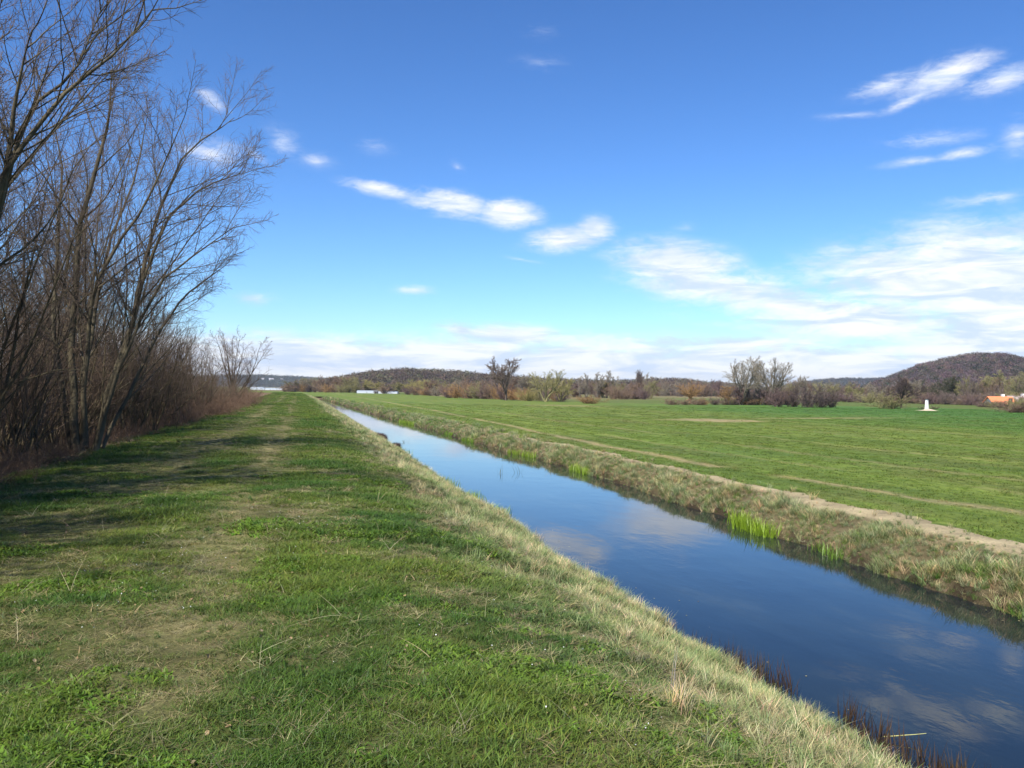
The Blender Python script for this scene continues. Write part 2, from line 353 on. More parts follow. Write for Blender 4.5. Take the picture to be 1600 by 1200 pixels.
c = mixc(t, 1.0, c, ramp(t, noise(t, 1, 4, .6, sc=(4, .07, 1)), [(.3, (.80, .84, .8)), (.7, (1.2, 1.16, 1.15))]), 'MULTIPLY')
c = mixc(t, 1.0, c, ramp(t, n2, [(.32, (.55, .6, .5)), (.68, (1.45, 1.35, 1.3))]), 'MULTIPLY')
t.links.new(c, b.inputs['Base Color']); b.inputs['Roughness'].default_value = .9; b.inputs['Specular IOR Level'].default_value = .15; bump(t, b, n2, .9, .06)
tag(mesh_np('field', V, [Ff], [mt], True, attrs={'zone': ('FLOAT_COLOR', field_col(GX.ravel(), GY.ravel()))}), kind='structure')

# ------------------------------------------------------------------ scattering (stuff)
def blades(n, hgt, wid, spread, lean, droop, rng, segs=3, shade=((.75, .75, .7), (1.1, 1.1, 1.0)), dry=0.0, jit=.25):
    """n curved tapering blades in one tuft -> V, F list, shade"""
    t_ = np.linspace(0, 1, segs+1)
    r = spread*np.sqrt(rng.rand(n)); a = rng.rand(n)*2*PI; bx = r*np.cos(a); by = r*np.sin(a)
    h = hgt*(1-jit*1.6*rng.rand(n)); la = rng.rand(n)*2*PI; ln = lean*rng.rand(n)+.04; dr = droop*(.4+rng.rand(n))
    hor = (ln[:, None]*t_+dr[:, None]*t_**2)*h[:, None]; ver = (t_-.35*np.minimum(dr[:, None], 1.6)*t_**2)*h[:, None]
    px = bx[:, None]+np.cos(la)[:, None]*hor; py = by[:, None]+np.sin(la)[:, None]*hor; pz = ver-.01
    wa = la+PI/2+rng.randn(n)*.5; w = wid*(.6+.8*rng.rand(n))[:, None]*(1-t_**1.8*.97)
    ox = np.cos(wa)[:, None]*w/2; oy = np.sin(wa)[:, None]*w/2
    A = np.stack([px-ox, py-oy, pz], -1); B = np.stack([px+ox, py+oy, pz], -1)
    V = np.stack([A, B], 2).reshape(n, -1, 3); k = (segs+1)*2
    f = np.array([[2*i, 2*i+1, 2*i+3, 2*i+2] for i in range(segs)]); F = (f[None]+(np.arange(n)*k)[:, None, None]).reshape(-1, 4)
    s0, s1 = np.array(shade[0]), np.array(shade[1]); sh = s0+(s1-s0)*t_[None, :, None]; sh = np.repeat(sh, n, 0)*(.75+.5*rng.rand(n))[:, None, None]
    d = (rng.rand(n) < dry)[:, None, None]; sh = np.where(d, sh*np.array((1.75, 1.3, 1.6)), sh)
    sh = np.repeat(sh[:, :, None], 2, 2).reshape(-1, 3); sh = np.concatenate([sh, np.ones((len(sh), 1))], -1)
    return V.reshape(-1, 3), F, sh
def proto(name, mats, *args, **kw):
    V, F, sh = blades(*args, **kw)
    return mesh_np(name, V, [F], mats, True, link=False, attrs={'shade': ('FLOAT_COLOR', sh)})
def scatter(name, P, protos, tint, scl, label=None, tilt=None):
    n = len(P); rot = np.stack([np.zeros(n), np.zeros(n), rs.rand(n)*2*PI], -1)
    if tilt is not None: rot[:, 0] = rs.randn(n)*tilt; rot[:, 1] = rs.randn(n)*tilt
    if np.ndim(scl) == 1: scl = np.repeat(np.asarray(scl)[:, None], 3, 1)
    tint = np.concatenate([tint, np.ones((n, 1))], -1)
    o = mesh_np(name, P, [], [], attrs={'rot': ('FLOAT_VECTOR', rot), 'scl': ('FLOAT_VECTOR', scl), 'tint': ('FLOAT_COLOR', tint), 'pick': ('INT', rs.randint(0, len(protos), n).astype(np.int32))})
    g = bpy.data.node_groups.new(name+'_scatter', 'GeometryNodeTree')
    g.interface.new_socket('Geometry', in_out='INPUT', socket_type='NodeSocketGeometry'); g.interface.new_socket('Geometry', in_out='OUTPUT', socket_type='NodeSocketGeometry')
    gi = g.nodes.new('NodeGroupInput'); go = g.nodes.new('NodeGroupOutput'); ip = g.nodes.new('GeometryNodeInstanceOnPoints'); mp = g.nodes.new('GeometryNodeMeshToPoints')
    mp.inputs['Radius'].default_value = .001
    g.links.new(gi.outputs[0], mp.inputs['Mesh']); g.links.new(mp.outputs[0], ip.inputs['Points'])
    j = g.nodes.new('GeometryNodeJoinGeometry')
    for p in protos:
        oi = g.nodes.new('GeometryNodeObjectInfo'); oi.inputs['Object'].default_value = p; oi.inputs['As Instance'].default_value = True; g.links.new(oi.outputs['Geometry'], j.inputs[0])
    g.links.new(j.outputs[0], ip.inputs['Instance']); ip.inputs['Pick Instance'].default_value = True
    def na(nm, ty):
        q = g.nodes.new('GeometryNodeInputNamedAttribute'); q.data_type = ty; q.inputs['Name'].default_value = nm; return q.outputs[0]
    g.links.new(na('pick', 'INT'), ip.inputs['Instance Index']); g.links.new(na('rot', 'FLOAT_VECTOR'), ip.inputs['Rotation']); g.links.new(na('scl', 'FLOAT_VECTOR'), ip.inputs['Scale'])
    g.links.new(ip.outputs[0], go.inputs[0])
    md = o.modifiers.new('scatter', 'NODES'); md.node_group = g
    o['kind'] = 'stuff'
    if label: o['label'] = label
    return o
def sample(bands, xr_):
    """bands: (y0,y1,density per m2,size); xr_(y)->(x0,x1) arrays"""
    P = []; Sz = []
    for y0, y1, dn, s in bands:
        yy = rs.rand(int((y1-y0)*60))*(y1-y0)+y0
        a_, b_ = xr_(yy); wmax = float(np.max(b_-a_)); n = int((y1-y0)*wmax*dn)
        yy = y0+rs.rand(n)*(y1-y0); a_, b_ = xr_(yy); xx = a_.min()+rs.rand(n)*(b_.max()-a_.min())
        n2 = int(n*(b_.max()-a_.min())/wmax); yy = y0+rs.rand(n2)*(y1-y0); a_, b_ = xr_(yy); lo, hi = a_.min(), b_.max(); xx = lo+rs.rand(n2)*(hi-lo)
        k = (xx > a_) & (xx < b_); P.append(np.stack([xx[k], yy[k]], -1)); Sz.append(np.full(k.sum(), s))
    return np.concatenate(P), np.concatenate(Sz)
def jitter_tint(t_, amt=.15):
    n = len(t_); return np.clip(t_*(1+amt*rs.randn(n, 1))*(1+.06*rs.randn(n, 3)), .004, .8)

R = np.random.RandomState
turf = [proto('tuft', [M_BLADE], 30, .062, .0048, .08, .6, .8, R(k), segs=2, dry=.12, shade=((.42, .44, .4), (1.28, 1.25, 1.1))) for k in range(4)]  # dark roots, bright tips: shaded gaps painted into the blade colour
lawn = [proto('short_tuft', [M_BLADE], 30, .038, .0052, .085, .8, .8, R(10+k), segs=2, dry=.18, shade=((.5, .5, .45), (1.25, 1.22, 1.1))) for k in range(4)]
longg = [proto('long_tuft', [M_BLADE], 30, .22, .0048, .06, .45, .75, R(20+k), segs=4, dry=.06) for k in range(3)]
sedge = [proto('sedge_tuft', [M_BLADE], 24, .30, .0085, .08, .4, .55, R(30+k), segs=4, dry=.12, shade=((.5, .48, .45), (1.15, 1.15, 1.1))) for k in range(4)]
straw = [proto('straw_tuft', [M_STRAW], 24, .105, .0042, .10, 1.3, 1.2, R(40+k), segs=3, shade=((.7, .7, .7), (1, 1, 1))) for k in range(4)]
clover = [proto('clover_tuft', [M_BLADE], 34, .03, .013, .09, .9, .9, R(50+k), segs=2, shade=((.9, .9, .8), (1.2, 1.25, 1.0))) for k in range(2)]

# short grass of the embankment
P, sz = sample([(-1.5, 2.2, 40, 1.3), (2.2, 6, 420, .85), (6, 10, 300, 1.0), (10, 17, 180, 1.15), (17, 32, 85, 1.5), (32, 70, 26, 2.1), (70, 150, 8, 2.9), (150, 236, 2.2, 4.)], lambda y: (np.full_like(y, -6.3), xleft(y)-.45))
x, y = P.T; n = fbm(x*.9, y*.9, 91); n2 = fbm(x*2.4, y*2.4, 95); big = fbm(x*.22, y*.22, 97); rt = np.clip(RUTS(x, y), 0, 1)
worn = np.clip(rt*.8*sstep(.25, .5, big)+sstep(.50, .72, n)*.65+(big-.55)*.7, 0, 1)
keep = rs.rand(len(x)) > worn*.22; x, y, sz, n, n2, big, worn = [q[keep] for q in (x, y, sz, n, n2, big, worn)]
dl = xleft(y)-x; slope = (1-sstep(1.5, 3.5, dl))
g1 = lerp3((.056, .122, .018), (.125, .185, .028), sstep(.3, .7, fbm(x*.5, y*.5, 99))); g1 = lerp3(g1, (.165, .185, .055), worn*.6)
g1 = lerp3(g1, (.17, .235, .085), slope*.8)
stw = rs.rand(len(x)) < (.03+worn*.40+slope*(.16+.40*sstep(.45, .65, n)))
P3 = np.stack([x, y, height(x, y)], -1)
s = sz*(.7+.65*rs.rand(len(x)))*(1.2-.62*worn)
a_ = ~stw & (n2 < .54); b_ = ~stw & ~(n2 < .54)
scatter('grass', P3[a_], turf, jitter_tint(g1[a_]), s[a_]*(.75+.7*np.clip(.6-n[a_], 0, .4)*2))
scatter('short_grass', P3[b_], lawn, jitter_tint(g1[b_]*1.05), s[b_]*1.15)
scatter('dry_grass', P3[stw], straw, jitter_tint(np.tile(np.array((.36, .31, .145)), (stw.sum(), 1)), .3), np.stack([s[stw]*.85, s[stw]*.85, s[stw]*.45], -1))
# darker lush tufts, most of them by the hedge
P, sz = sample([(1.5, 9, 14, .8), (9, 24, 9, 1.0), (24, 60, 3, 1.3), (60, 110, .8, 2)], lambda y: (np.full_like(y, -5.6), xleft(y)-.6))
x, y = P.T; n = fbm(x*.8, y*.8, 105); side = 1-sstep(-4.6, -2.6, x); k = (n+.28*side+rs.rand(len(x))*.25) > .78; x, y, sz, side = x[k], y[k], sz[k], side[k]
scatter('lush_grass', np.stack([x, y, height(x, y)], -1), longg, jitter_tint(np.tile((.045, .125, .018), (len(x), 1))), sz*(.28+.35*rs.rand(len(x))+.3*side))
# clover mats
P, sz = sample([(2, 9, 160, 1), (9, 16, 60, 1.4)], lambda y: (np.full_like(y, -4.4), np.full_like(y, 2.6)))
x, y = P.T; n = fbm(x*.7+5, y*.7, 111); k = (n+rs.rand(len(x))*.08) > .64; x, y, sz = x[k], y[k], sz[k]
scatter('clover', np.stack([x, y, height(x, y)+.012], -1), clover, jitter_tint(np.tile((.115, .185, .022), (len(x), 1))), sz*(.8+.5*rs.rand(len(x))))
# sedge and pale straw at the water's edge, left bank
P, sz = sample([(-1, 3, 30, 1), (3, 9, 130, .85), (9, 18, 80, 1.0), (18, 40, 40, 1.2), (40, 90, 14, 1.7), (90, 215, 4, 2.3)], lambda y: (xleft(y)-2.5, xleft(y)+.04))
x, y = P.T; d = xleft(y)-x; k = rs.rand(len(x)) < 1-.88*sstep(.5, 2.4, d); x, y, sz, d = x[k], y[k], sz[k], d[k]
q = fbm(x*1.3, y*1.3, 121); pale = rs.rand(len(x)) < .26+.5*sstep(.42, .62, q)
P3 = np.stack([x, y, height(x, y)], -1); s = sz*(.45+.35*rs.rand(len(x)))
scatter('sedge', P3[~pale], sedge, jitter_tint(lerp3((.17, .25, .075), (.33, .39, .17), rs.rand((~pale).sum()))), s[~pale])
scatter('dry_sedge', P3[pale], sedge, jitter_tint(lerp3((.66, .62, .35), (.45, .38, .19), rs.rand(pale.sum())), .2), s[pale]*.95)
# right bank
P, sz = sample([(-3, 6, 30, 1.1), (6, 16, 260, 1.0), (16, 34, 170, 1.1), (34, 80, 60, 1.5), (80, 212, 9, 2.2)], lambda y: (xright(y)-.03, xright(y)+1.85))
x, y = P.T; d = x-xright(y); q = fbm(x*.8, y*.6, 131); q2 = fbm(x*1.5, y*1.2, 133)
k = rs.rand(len(x)) < (1-.96*sstep(.95, 1.35, d+(q-.5)*.7)*(1-.8*sstep(35, 60, y))); k &= (q2 > .31) | (rs.rand(len(x)) < .5)
x, y, sz, d, q, q2 = [w[k] for w in (x, y, sz, d, q, q2)]
P3 = np.stack([x, y, height(x, y)], -1); far = sstep(35, 70, y)
r1 = rs.rand(len(x)); dry = r1 < .40-.25*far+.35*(q2-.5); grn = (~dry) & (r1 > .80-.35*far+.9*(q-.5)); gry = ~dry & ~grn; s = sz*(.30+.50*rs.rand(len(x))*(.1+1.7*sstep(.3, .7, q2)))*(1-.25*sstep(.5, 1.2, d))
scatter('bank_sedge', P3[gry], sedge, jitter_tint(lerp3((.19, .26, .09), (.33, .38, .19), rs.rand(gry.sum()))), s[gry])
scatter('bank_straw', P3[dry], sedge+straw, jitter_tint(lerp3((.60, .54, .29), (.40, .32, .15), rs.rand(dry.sum())), .2), s[dry]*.95)
scatter('bank_grass', P3[grn], longg, jitter_tint(lerp3((.08, .19, .025), (.16, .26, .04), rs.rand(grn.sum()))), s[grn])
# young crop
crop = [proto('crop_tuft', [M_BLADE], 26, .10, .009, .13, .5, .5, R(60+k), segs=2, dry=.07, shade=((.75, .8, .7), (1.15, 1.12, 1.0))) for k in range(4)]
P, sz = sample([(2, 22, 44, 1.0), (22, 40, 26, 1.25), (40, 75, 9, 1.8), (75, 130, 2, 3.)], lambda y: (xcrest(y)+.05, np.minimum(xcrest(y)+8+y*1.05, xedge(y))))
x, y = P.T; row = .5+.5*np.cos(x*2*PI/.5); n = fbm(x*.35, y*.12, 141)
k = rs.rand(len(x)) < (.45+.55*row)*(1-.93*bare(x, y))*(.35+1.25*n); x, y, sz = x[k], y[k], sz[k]
fc = field_col(x, y)[:, :3]; P3 = np.stack([x, y, height(x, y)], -1)
scatter('young_crop', P3, crop, jitter_tint(np.clip(fc*np.array((1.15, 1.12, .95)), 0, 1)), np.stack([sz, sz, .55+.45*sz*rs.rand(len(x))*.6], -1)*(.75+.4*rs.rand(len(x)))[:, None])
# dark emergent reeds at the water's edge
reed = [proto('reed_tuft', [M_REED], 10, .42, .011, .10, .25, .12, R(70+k), segs=3, shade=((.8, .8, .8), (1.1, 1.0, 1.0))) for k in range(3)]
P, sz = sample([(1.5, 9.2, 120, 1)], lambda y: (xleft(y)-.12, xleft(y)+np.interp(y, [2, 4.5, 6.5, 9.2], [.9, .62, .38, .06])))
x, y = P.T; k = fbm(x*2, y*2, 151)+rs.rand(len(x))*.25 > .52; P3 = np.stack([x[k], y[k], np.full(k.sum(), -.06)], -1)
scatter('dark_reeds', P3, reed, jitter_tint(lerp3((.04, .026, .020), (.075, .055, .026), rs.rand(len(P3)))), .5+.55*rs.rand(len(P3)), tilt=.1)
pts = []
for (u, v, rx, ry, n) in [(590, 682, .5, 2.2, 150), (560, 672, .35, 2.5, 90), (535, 661, .35, 2.5, 70), (507, 635, .5, 7, 90), (622, 697, .25, 1.2, 40)]:
    c_ = at(u, v); pts.append(np.stack([c_.x+rs.randn(n)*rx*.6, c_.y+rs.randn(n)*ry*.6], -1))
pts = np.concatenate(pts); pts[:, 0] = np.minimum(np.maximum(pts[:, 0], xleft(pts[:, 1])-.2), xleft(pts[:, 1])+.5)
scatter('dark_sedge', np.concatenate([pts, np.full((len(pts), 1), -.03)], 1), sedge, jitter_tint(np.tile((.075, .042, .032), (len(pts), 1))), .6+.6*rs.rand(len(pts)))
# dead leaves, stalks, tiny flowers in the turf
lv = []
for k in range(4):
    r_ = R(80+k); a_ = np.linspace(0, 2*PI, 9)[:-1]; rr = .028*(1+.35*r_.rand(8))*(1+.4*np.cos(a_)); V = np.stack([rr*np.cos(a_), .75*rr*np.sin(a_), .006+.012*r_.rand(8)], -1)
    V = np.concatenate([V, [[0, 0, .003]]]); F = np.array([[i, (i+1) % 8, 8] for i in range(8)])
    lv.append(mesh_np('leaf', V, [F], [M_LEAF], False, link=False, attrs={'shade': ('FLOAT_COLOR', np.ones((9, 4)))}))
P, sz = sample([(2, 10, 15, 1), (10, 22, 6, 1.2)], lambda y: (np.full_like(y, -5.5), xleft(y)-1.2)); x, y = P.T
scatter('dead_leaves', np.stack([x, y, height(x, y)+.014], -1), lv, jitter_tint(lerp3((.16, .105, .05), (.30, .225, .12), rs.rand(len(x)))), sz*(.15+.33*rs.rand(len(x))), tilt=.6)
P, sz = sample([(2, 12, 16, 1)], lambda y: (np.full_like(y, -4.5), xleft(y)-1.0)); x, y = P.T; k = fbm(x*.6, y*.6, 161) > .54; x, y = x[k], y[k]
wt = np.where(rs.rand(len(x), 1) < .86, (.62, .62, .60), (.20, .05, .16))
scatter('wildflowers', np.stack([x, y, height(x, y)+.045], -1), lv, wt, .07+.10*rs.rand(len(x)), tilt=.5)
stalk = [proto('stalk', [M_STRAW], 2, .34, .0045, .05, 1.6, .7, R(90+k), segs=5, shade=((.9, .9, .9), (1, 1, 1))) for k in range(4)]
P, sz = sample([(2, 10, 2.5, 1), (10, 26, 2.5, 1)], lambda y: (np.full_like(y, -5), xleft(y)-.3)); x, y = P.T
scatter('dry_stalks', np.stack([x, y, height(x, y)+.01], -1), stalk, jitter_tint(np.tile((.46, .38, .24), (len(x), 1)), .2), .25+.5*rs.rand(len(x)), tilt=.25)
# bits floating near the banks
y = 3+rs.rand(260)*30; k = rs.rand(260) < .6; x = np.where(k, xleft(y)+.08+np.abs(rs.randn(260))*.35, xright(y)-.08-np.abs(rs.randn(260))*.3)
scatter('floating_debris', np.stack([x, y, np.full(260, .001)], -1), lv, jitter_tint(lerp3((.14, .11, .06), (.34, .30, .18), rs.rand(260))), .12+.35*rs.rand(260))
# litter of the hedge floor
P, sz = sample([(3, 30, 26, 1.6), (30, 90, 7, 2.6)], lambda y: (np.full_like(y, -14.), np.full_like(y, -4.6)+(vn(y*.8, y*0, 171)-.5)*.8)); x, y = P.T
scatter('leaf_litter', np.stack([x, y, height(x, y)+.02], -1), straw+lv, jitter_tint(lerp3((.24, .15, .09), (.34, .25, .15), rs.rand(len(x))), .25), sz*(.7+.6*rs.rand(len(x))), tilt=.3)

# ------------------------------------------------------------------ branching trees
def nrm(v): return v/np.maximum(np.linalg.norm(v, axis=-1, keepdims=True), 1e-9)
def grow_level(rng, P0, D0, Ln, R0, K, wig, trop, tip=.35):
    B = len(P0); pts = np.zeros((B, K, 3)); pts[:, 0] = P0; d = nrm(D0)
    for k in range(1, K):
        pts[:, k] = pts[:, k-1]+d*(Ln/(K-1))[:, None]; d = nrm(d+rng.randn(B, 3)*wig+np.array((0, 0, trop)))
    rr = R0[:, None]*(1-(1-tip)*np.linspace(0, 1, K)[None]); return pts, rr
def spawn(rng, pts, rr, Ln, n, t0, ang, lr, rrat, rmin):
    B, K, _ = pts.shape; t = t0+(1-t0)*(np.arange(n)[None]+rng.rand(B, n))/n; t = np.minimum(t, .999)
    f = t*(K-1); i = f.astype(int); w = (f-i)[..., None]; bi = np.arange(B)[:, None]
    p = pts[bi, i]*(1-w)+pts[bi, i+1]*w; tan = nrm(pts[bi, i+1]-pts[bi, i])
    rv = rng.randn(B, n, 3); perp = nrm(rv-(rv*tan).sum(-1, keepdims=True)*tan); a = ang*(.7+.6*rng.rand(B, n))[..., None]
    d = tan*np.cos(a)+perp*np.sin(a); ln = Ln[:, None]*lr*(1.1-.65*(t-t0)/(1-t0))*(.65+.6*rng.rand(B, n))
    ra = np.maximum((rr[bi, i]*(1-w[..., 0])+rr[bi, i+1]*w[..., 0])*rrat, rmin)
    return p.reshape(-1, 3), d.reshape(-1, 3), ln.ravel(), ra.ravel()
def tubes(pts, rr, sides):
    B, K, _ = pts.shape; tan = np.zeros_like(pts); tan[:, 1:-1] = pts[:, 2:]-pts[:, :-2]; tan[:, 0] = pts[:, 1]-pts[:, 0]; tan[:, -1] = pts[:, -1]-pts[:, -2]; tan = nrm(tan)
    ref = np.where(np.abs(tan[:, :1, 2:3]) > .9, np.array((1., 0, 0)), np.array((0, 0, 1.))); a = nrm(np.cross(tan, ref)); b = np.cross(tan, a)
    th = np.arange(sides)*2*PI/sides
    V = pts[:, :, None]+rr[:, :, None, None]*(a[:, :, None]*np.cos(th)[:, None]+b[:, :, None]*np.sin(th)[:, None])
    I = np.arange(B*K*sides).reshape(B, K, sides); J = np.roll(I, -1, 2)
    F = np.stack([I[:, :-1], J[:, :-1], J[:, 1:], I[:, 1:]], -1).reshape(-1, 4); return V.reshape(-1, 3), F
def join(parts):
    V = []; F = []; n = 0
    for v, f in parts: V.append(v); F.append(f+n); n += len(v)
    return np.concatenate(V), np.concatenate(F)
def build_tree(rng, stems, levels, sides=(7, 5, 3, 3, 3), split=1):
    """stems: list of (pts Kx3, radii K). levels: dicts. returns trunk (V,F), crown (V,F)"""
    lv = []; K = max(len(s[0]) for s in stems); P = []; Rr = []
    for p, r in stems:
        p = np.asarray(p, float); tt = np.linspace(0, len(p)-1, 14); P.append(np.stack([np.interp(tt, np.arange(len(p)), p[:, c]) for c in range(3)], -1)); Rr.append(np.interp(tt, np.arange(len(p)), r))
    P = np.array(P); P[:, 1:-1] += rng.randn(*P[:, 1:-1].shape)*np.array(Rr)[:, 1:-1, None]*.35; Rr = np.array(Rr); Ln = np.linalg.norm(np.diff(P, axis=1), axis=2).sum(1)
    lv.append(tubes(P, Rr, sides[0])); cur = (P, Rr, Ln)
    for k, q in enumerate(levels):
        p, d, ln, r = spawn(rng, cur[0], cur[1], cur[2], q['n'], q['t0'], q['ang'], q['lr'], q['rr'], q['rmin'])
        pp, rr = grow_level(rng, p, d, ln, r, q['K'], q['wig'], q['trop'], q.get('tip', .35)); lv.append(tubes(pp, rr, sides[min(k+1, len(sides)-1)])); cur = (pp, rr, ln)
    return join(lv[:split+1]), join(lv[split+1:])
def simple_stem(rng, base, d, ln, r0, r1=.15, wig=.06, trop=.03, K=8):
    p, rr = grow_level(rng, np.array([base], float), np.array([d], float), np.array([ln]), np.array([r0]), K, wig, trop, r1); return p[0], rr[0]
def plant(root, tr, cr, mats, cols, names=('trunk', 'crown')):
    a = mesh_np(names[0], tr[0], [tr[1]], [mats[0]], True, parent=root); b = mesh_np(names[1], cr[0], [cr[1]], [mats[1]], True, parent=root)
    a.color = (*cols[0], 1); b.color = (*cols[1], 1); return a, b
def dup(root, loc, rz, scale, label=None, group=None, cols=None, cat=None):
    r = root.copy(); C.objects.link(r); r.location = loc; r.rotation_euler = (0, 0, rz); r.scale = scale
    if label: r['label'] = label
    if group: r['group'] = group
    if cat: r['category'] = cat
    for ch in root.children:
        c = ch.copy(); c.parent = r; C.objects.link(c)
        if cols: c.color = (*cols[0 if ch.name.startswith('trunk') or ch.name.startswith('stem') else 1], 1)
    return r

LV = [dict(n=17, t0=.2, ang=.62, lr=.36, rr=.40, rmin=.010, K=8, wig=.10, trop=.07),
      dict(n=11, t0=.15, ang=.7, lr=.46, rr=.5, rmin=.0048, K=6, wig=.13, trop=.05),
      dict(n=7, t0=.12, ang=.7, lr=.5, rr=.6, rmin=.0032, K=5, wig=.15, trop=.03)]
def px_tree(seed, name, loc, stems, label, r_scale=1.0, levels=LV, group=None, cat='tree'):
    """stems given by where they pass in the view at a ground distance: [(u,v,dist,radius)...]"""
    root = empty(name, loc); tag(root, label, cat, group); L0 = Vector(loc); st = []
    for s in stems:
        p = [tuple(atd(u, v, d)-L0) if u is not None else (v[0], v[1], v[2]) for (u, v, d, r) in s]; st.append((p, [q[3]*r_scale for q in s]))
    tr, cr = build_tree(R(seed), st, levels); plant(root, tr, cr, (M_BARK, M_TWIG), ((1, 1, 1), (1, 1, 1))); return root
gz = lambda x, y: float(height(x, y))
B0 = atd(128, 703, 22.0)
px_tree(1, 'bare_tree', (B0.x, B0.y, gz(B0.x, B0.y)-.05), [
    [(148,706,22,.13),(158,655,22,.11),(179,577,22,.095),(208,502,22.1,.085),(218,448,22.2,.075),(236,376,22.2,.062),(247,330,22.3,.052),(266,289,22.4,.042),(292,232,22.5,.032),(340,204,22.7,.02),(366,184,22.8,.010)],
    [(120,706,22,.15),(117,640,22,.13),(111,560,22,.105),(118,470,22,.095),(121,402,21.8,.088),(127,337,21.7,.078),(153,255,21.5,.062),(168,200,21.4,.045),(173,150,21.3,.03),(176,100,21.2,.012)],
    [(128,703,22,.10),(133,620,21.9,.08),(138,520,21.8,.07),(146,450,21.6,.06),(180,385,21.4,.05),(222,330,21.2,.04),(250,270,21,.03),(285,190,20.8,.012)],
    [(112,703,22.1,.09),(96,600,22.4,.08),(84,509,22.7,.07),(86,420,23,.06),(93,337,23.2,.05),(98,266,23.4,.035),(84,190,23.6,.012)],
    [(135,700,22,.09),(128,600,22.6,.075),(150,480,23,.06),(170,380,23.3,.045),(215,266,23.6,.03),(232,170,24,.011)],
    [(152,690,21.9,.07),(176,600,21.7,.06),(206,530,21.5,.05),(250,440,21.3,.04),(310,395,21.1,.025),(372,350,21,.009)],
    [(148,700,22,.08),(190,560,21.9,.07),(226,430,21.9,.055),(262,340,22,.042),(318,292,22.1,.028),(384,268,22.2,.009)],
    [(160,700,22.6,.07),(205,610,23,.06),(246,520,23.4,.05),(290,460,23.8,.035),(352,415,24.2,.012)],
], 'tall bare tree whose dark stems fork low and fan out over the embankment', r_scale=.72)
B1 = Vector((-7.6, 12.2, gz(-7.6, 12.2)))
LN = [dict(LV[0], n=15, lr=.22, rr=.42, t0=.3), dict(LV[1], n=8, lr=.5), dict(LV[2], n=5, rmin=.003)]
px_tree(2, 'bare_tree', B1, [
    [(None,(0,0,-.1),0,.15),(-110,640,13.4,.13),(-50,480,13.2,.11),(-10,360,13.0,.095),(6,290,12.8,.085),(20,200,12.6,.06),(30,120,12.4,.035),(48,50,12.2,.012)],
    [(None,(0,0,-.1),0,.13),(-90,600,13.3,.10),(-30,400,12.8,.08),(2,283,12.6,.07),(51,204,12.4,.058),(105,139,12.2,.046),(170,93,12.0,.034),(207,54,11.9,.022),(240,12,11.8,.008)],
    [(None,(.2,.1,-.1),0,.09),(-60,560,13.4,.075),(0,330,13.0,.06),(42,170,12.8,.045),(113,119,12.6,.035),(136,71,12.5,.022),(156,20,12.4,.012),(175,-40,12.3,.006)],
    [(None,(-.1,.1,-.1),0,.10),(-160,560,13.4,.085),(-120,380,13.4,.07),(-80,200,13.4,.05),(-40,60,13.4,.02)],
], 'near bare tree leaning in from the left with pale lit branches across the blue', r_scale=.5, levels=LN)
# trees further left that throw their shade on the grass
for k, (x, y, h, ln) in enumerate([(-6.7, 6.6, 7.0, .15), (-6.3, 10.2, 7.5, .1), (-5.9, 8.4, 6.5, .0), (-6.0, 12.4, 7, .0), (-6.6, 14.2, 8.0, .05), (-8.6, 16.5, 10.5, .12), (-7.6, 27.5, 9.5, .18), (-8.4, 34, 8.5, .2)]):
    r_ = R(100+k); st = [simple_stem(r_, (r_.randn()*.15, r_.randn()*.15, -.1), (ln+r_.randn()*.22, r_.randn()*.25, 1), h*(.75+.3*r_.rand()), .062*(.7+.5*r_.rand())) for _ in range(7)]
    root = empty('bare_tree', (x, y, gz(x, y))); tag(root, 'bare many-stemmed tree rising out of the thicket beside the grassy embankment', 'tree', 'trees along the left thicket')
    tr, cr = build_tree(r_, st, LV); plant(root, tr, cr, (M_BARK, M_TWIG), ((1, 1, 1), (1, 1, 1)))
# far end tree of the hedge
B2 = atd(366, 640, 72)
r_ = R(140); st = [simple_stem(r_, (r_.randn()*.3, r_.randn()*.3, -.1), (r_.randn()*.26, r_.randn()*.26, 1), 6.2*(.8+.25*r_.rand()), .07) for _ in range(9)]
root = empty('bare_tree', (B2.x, B2.y, gz(B2.x, B2.y))); tag(root, 'small bare round-crowned tree at the far end of the thicket', 'tree')
tr, cr = build_tree(r_, st, [dict(LV[0], rmin=.013, n=12, ang=.8), dict(LV[1], rmin=.009, n=8), dict(LV[2], rmin=.006, n=4)]); plant(root, tr, cr, (M_BARK, M_TWIG), ((1, .95, .95), (1, .9, .9)))

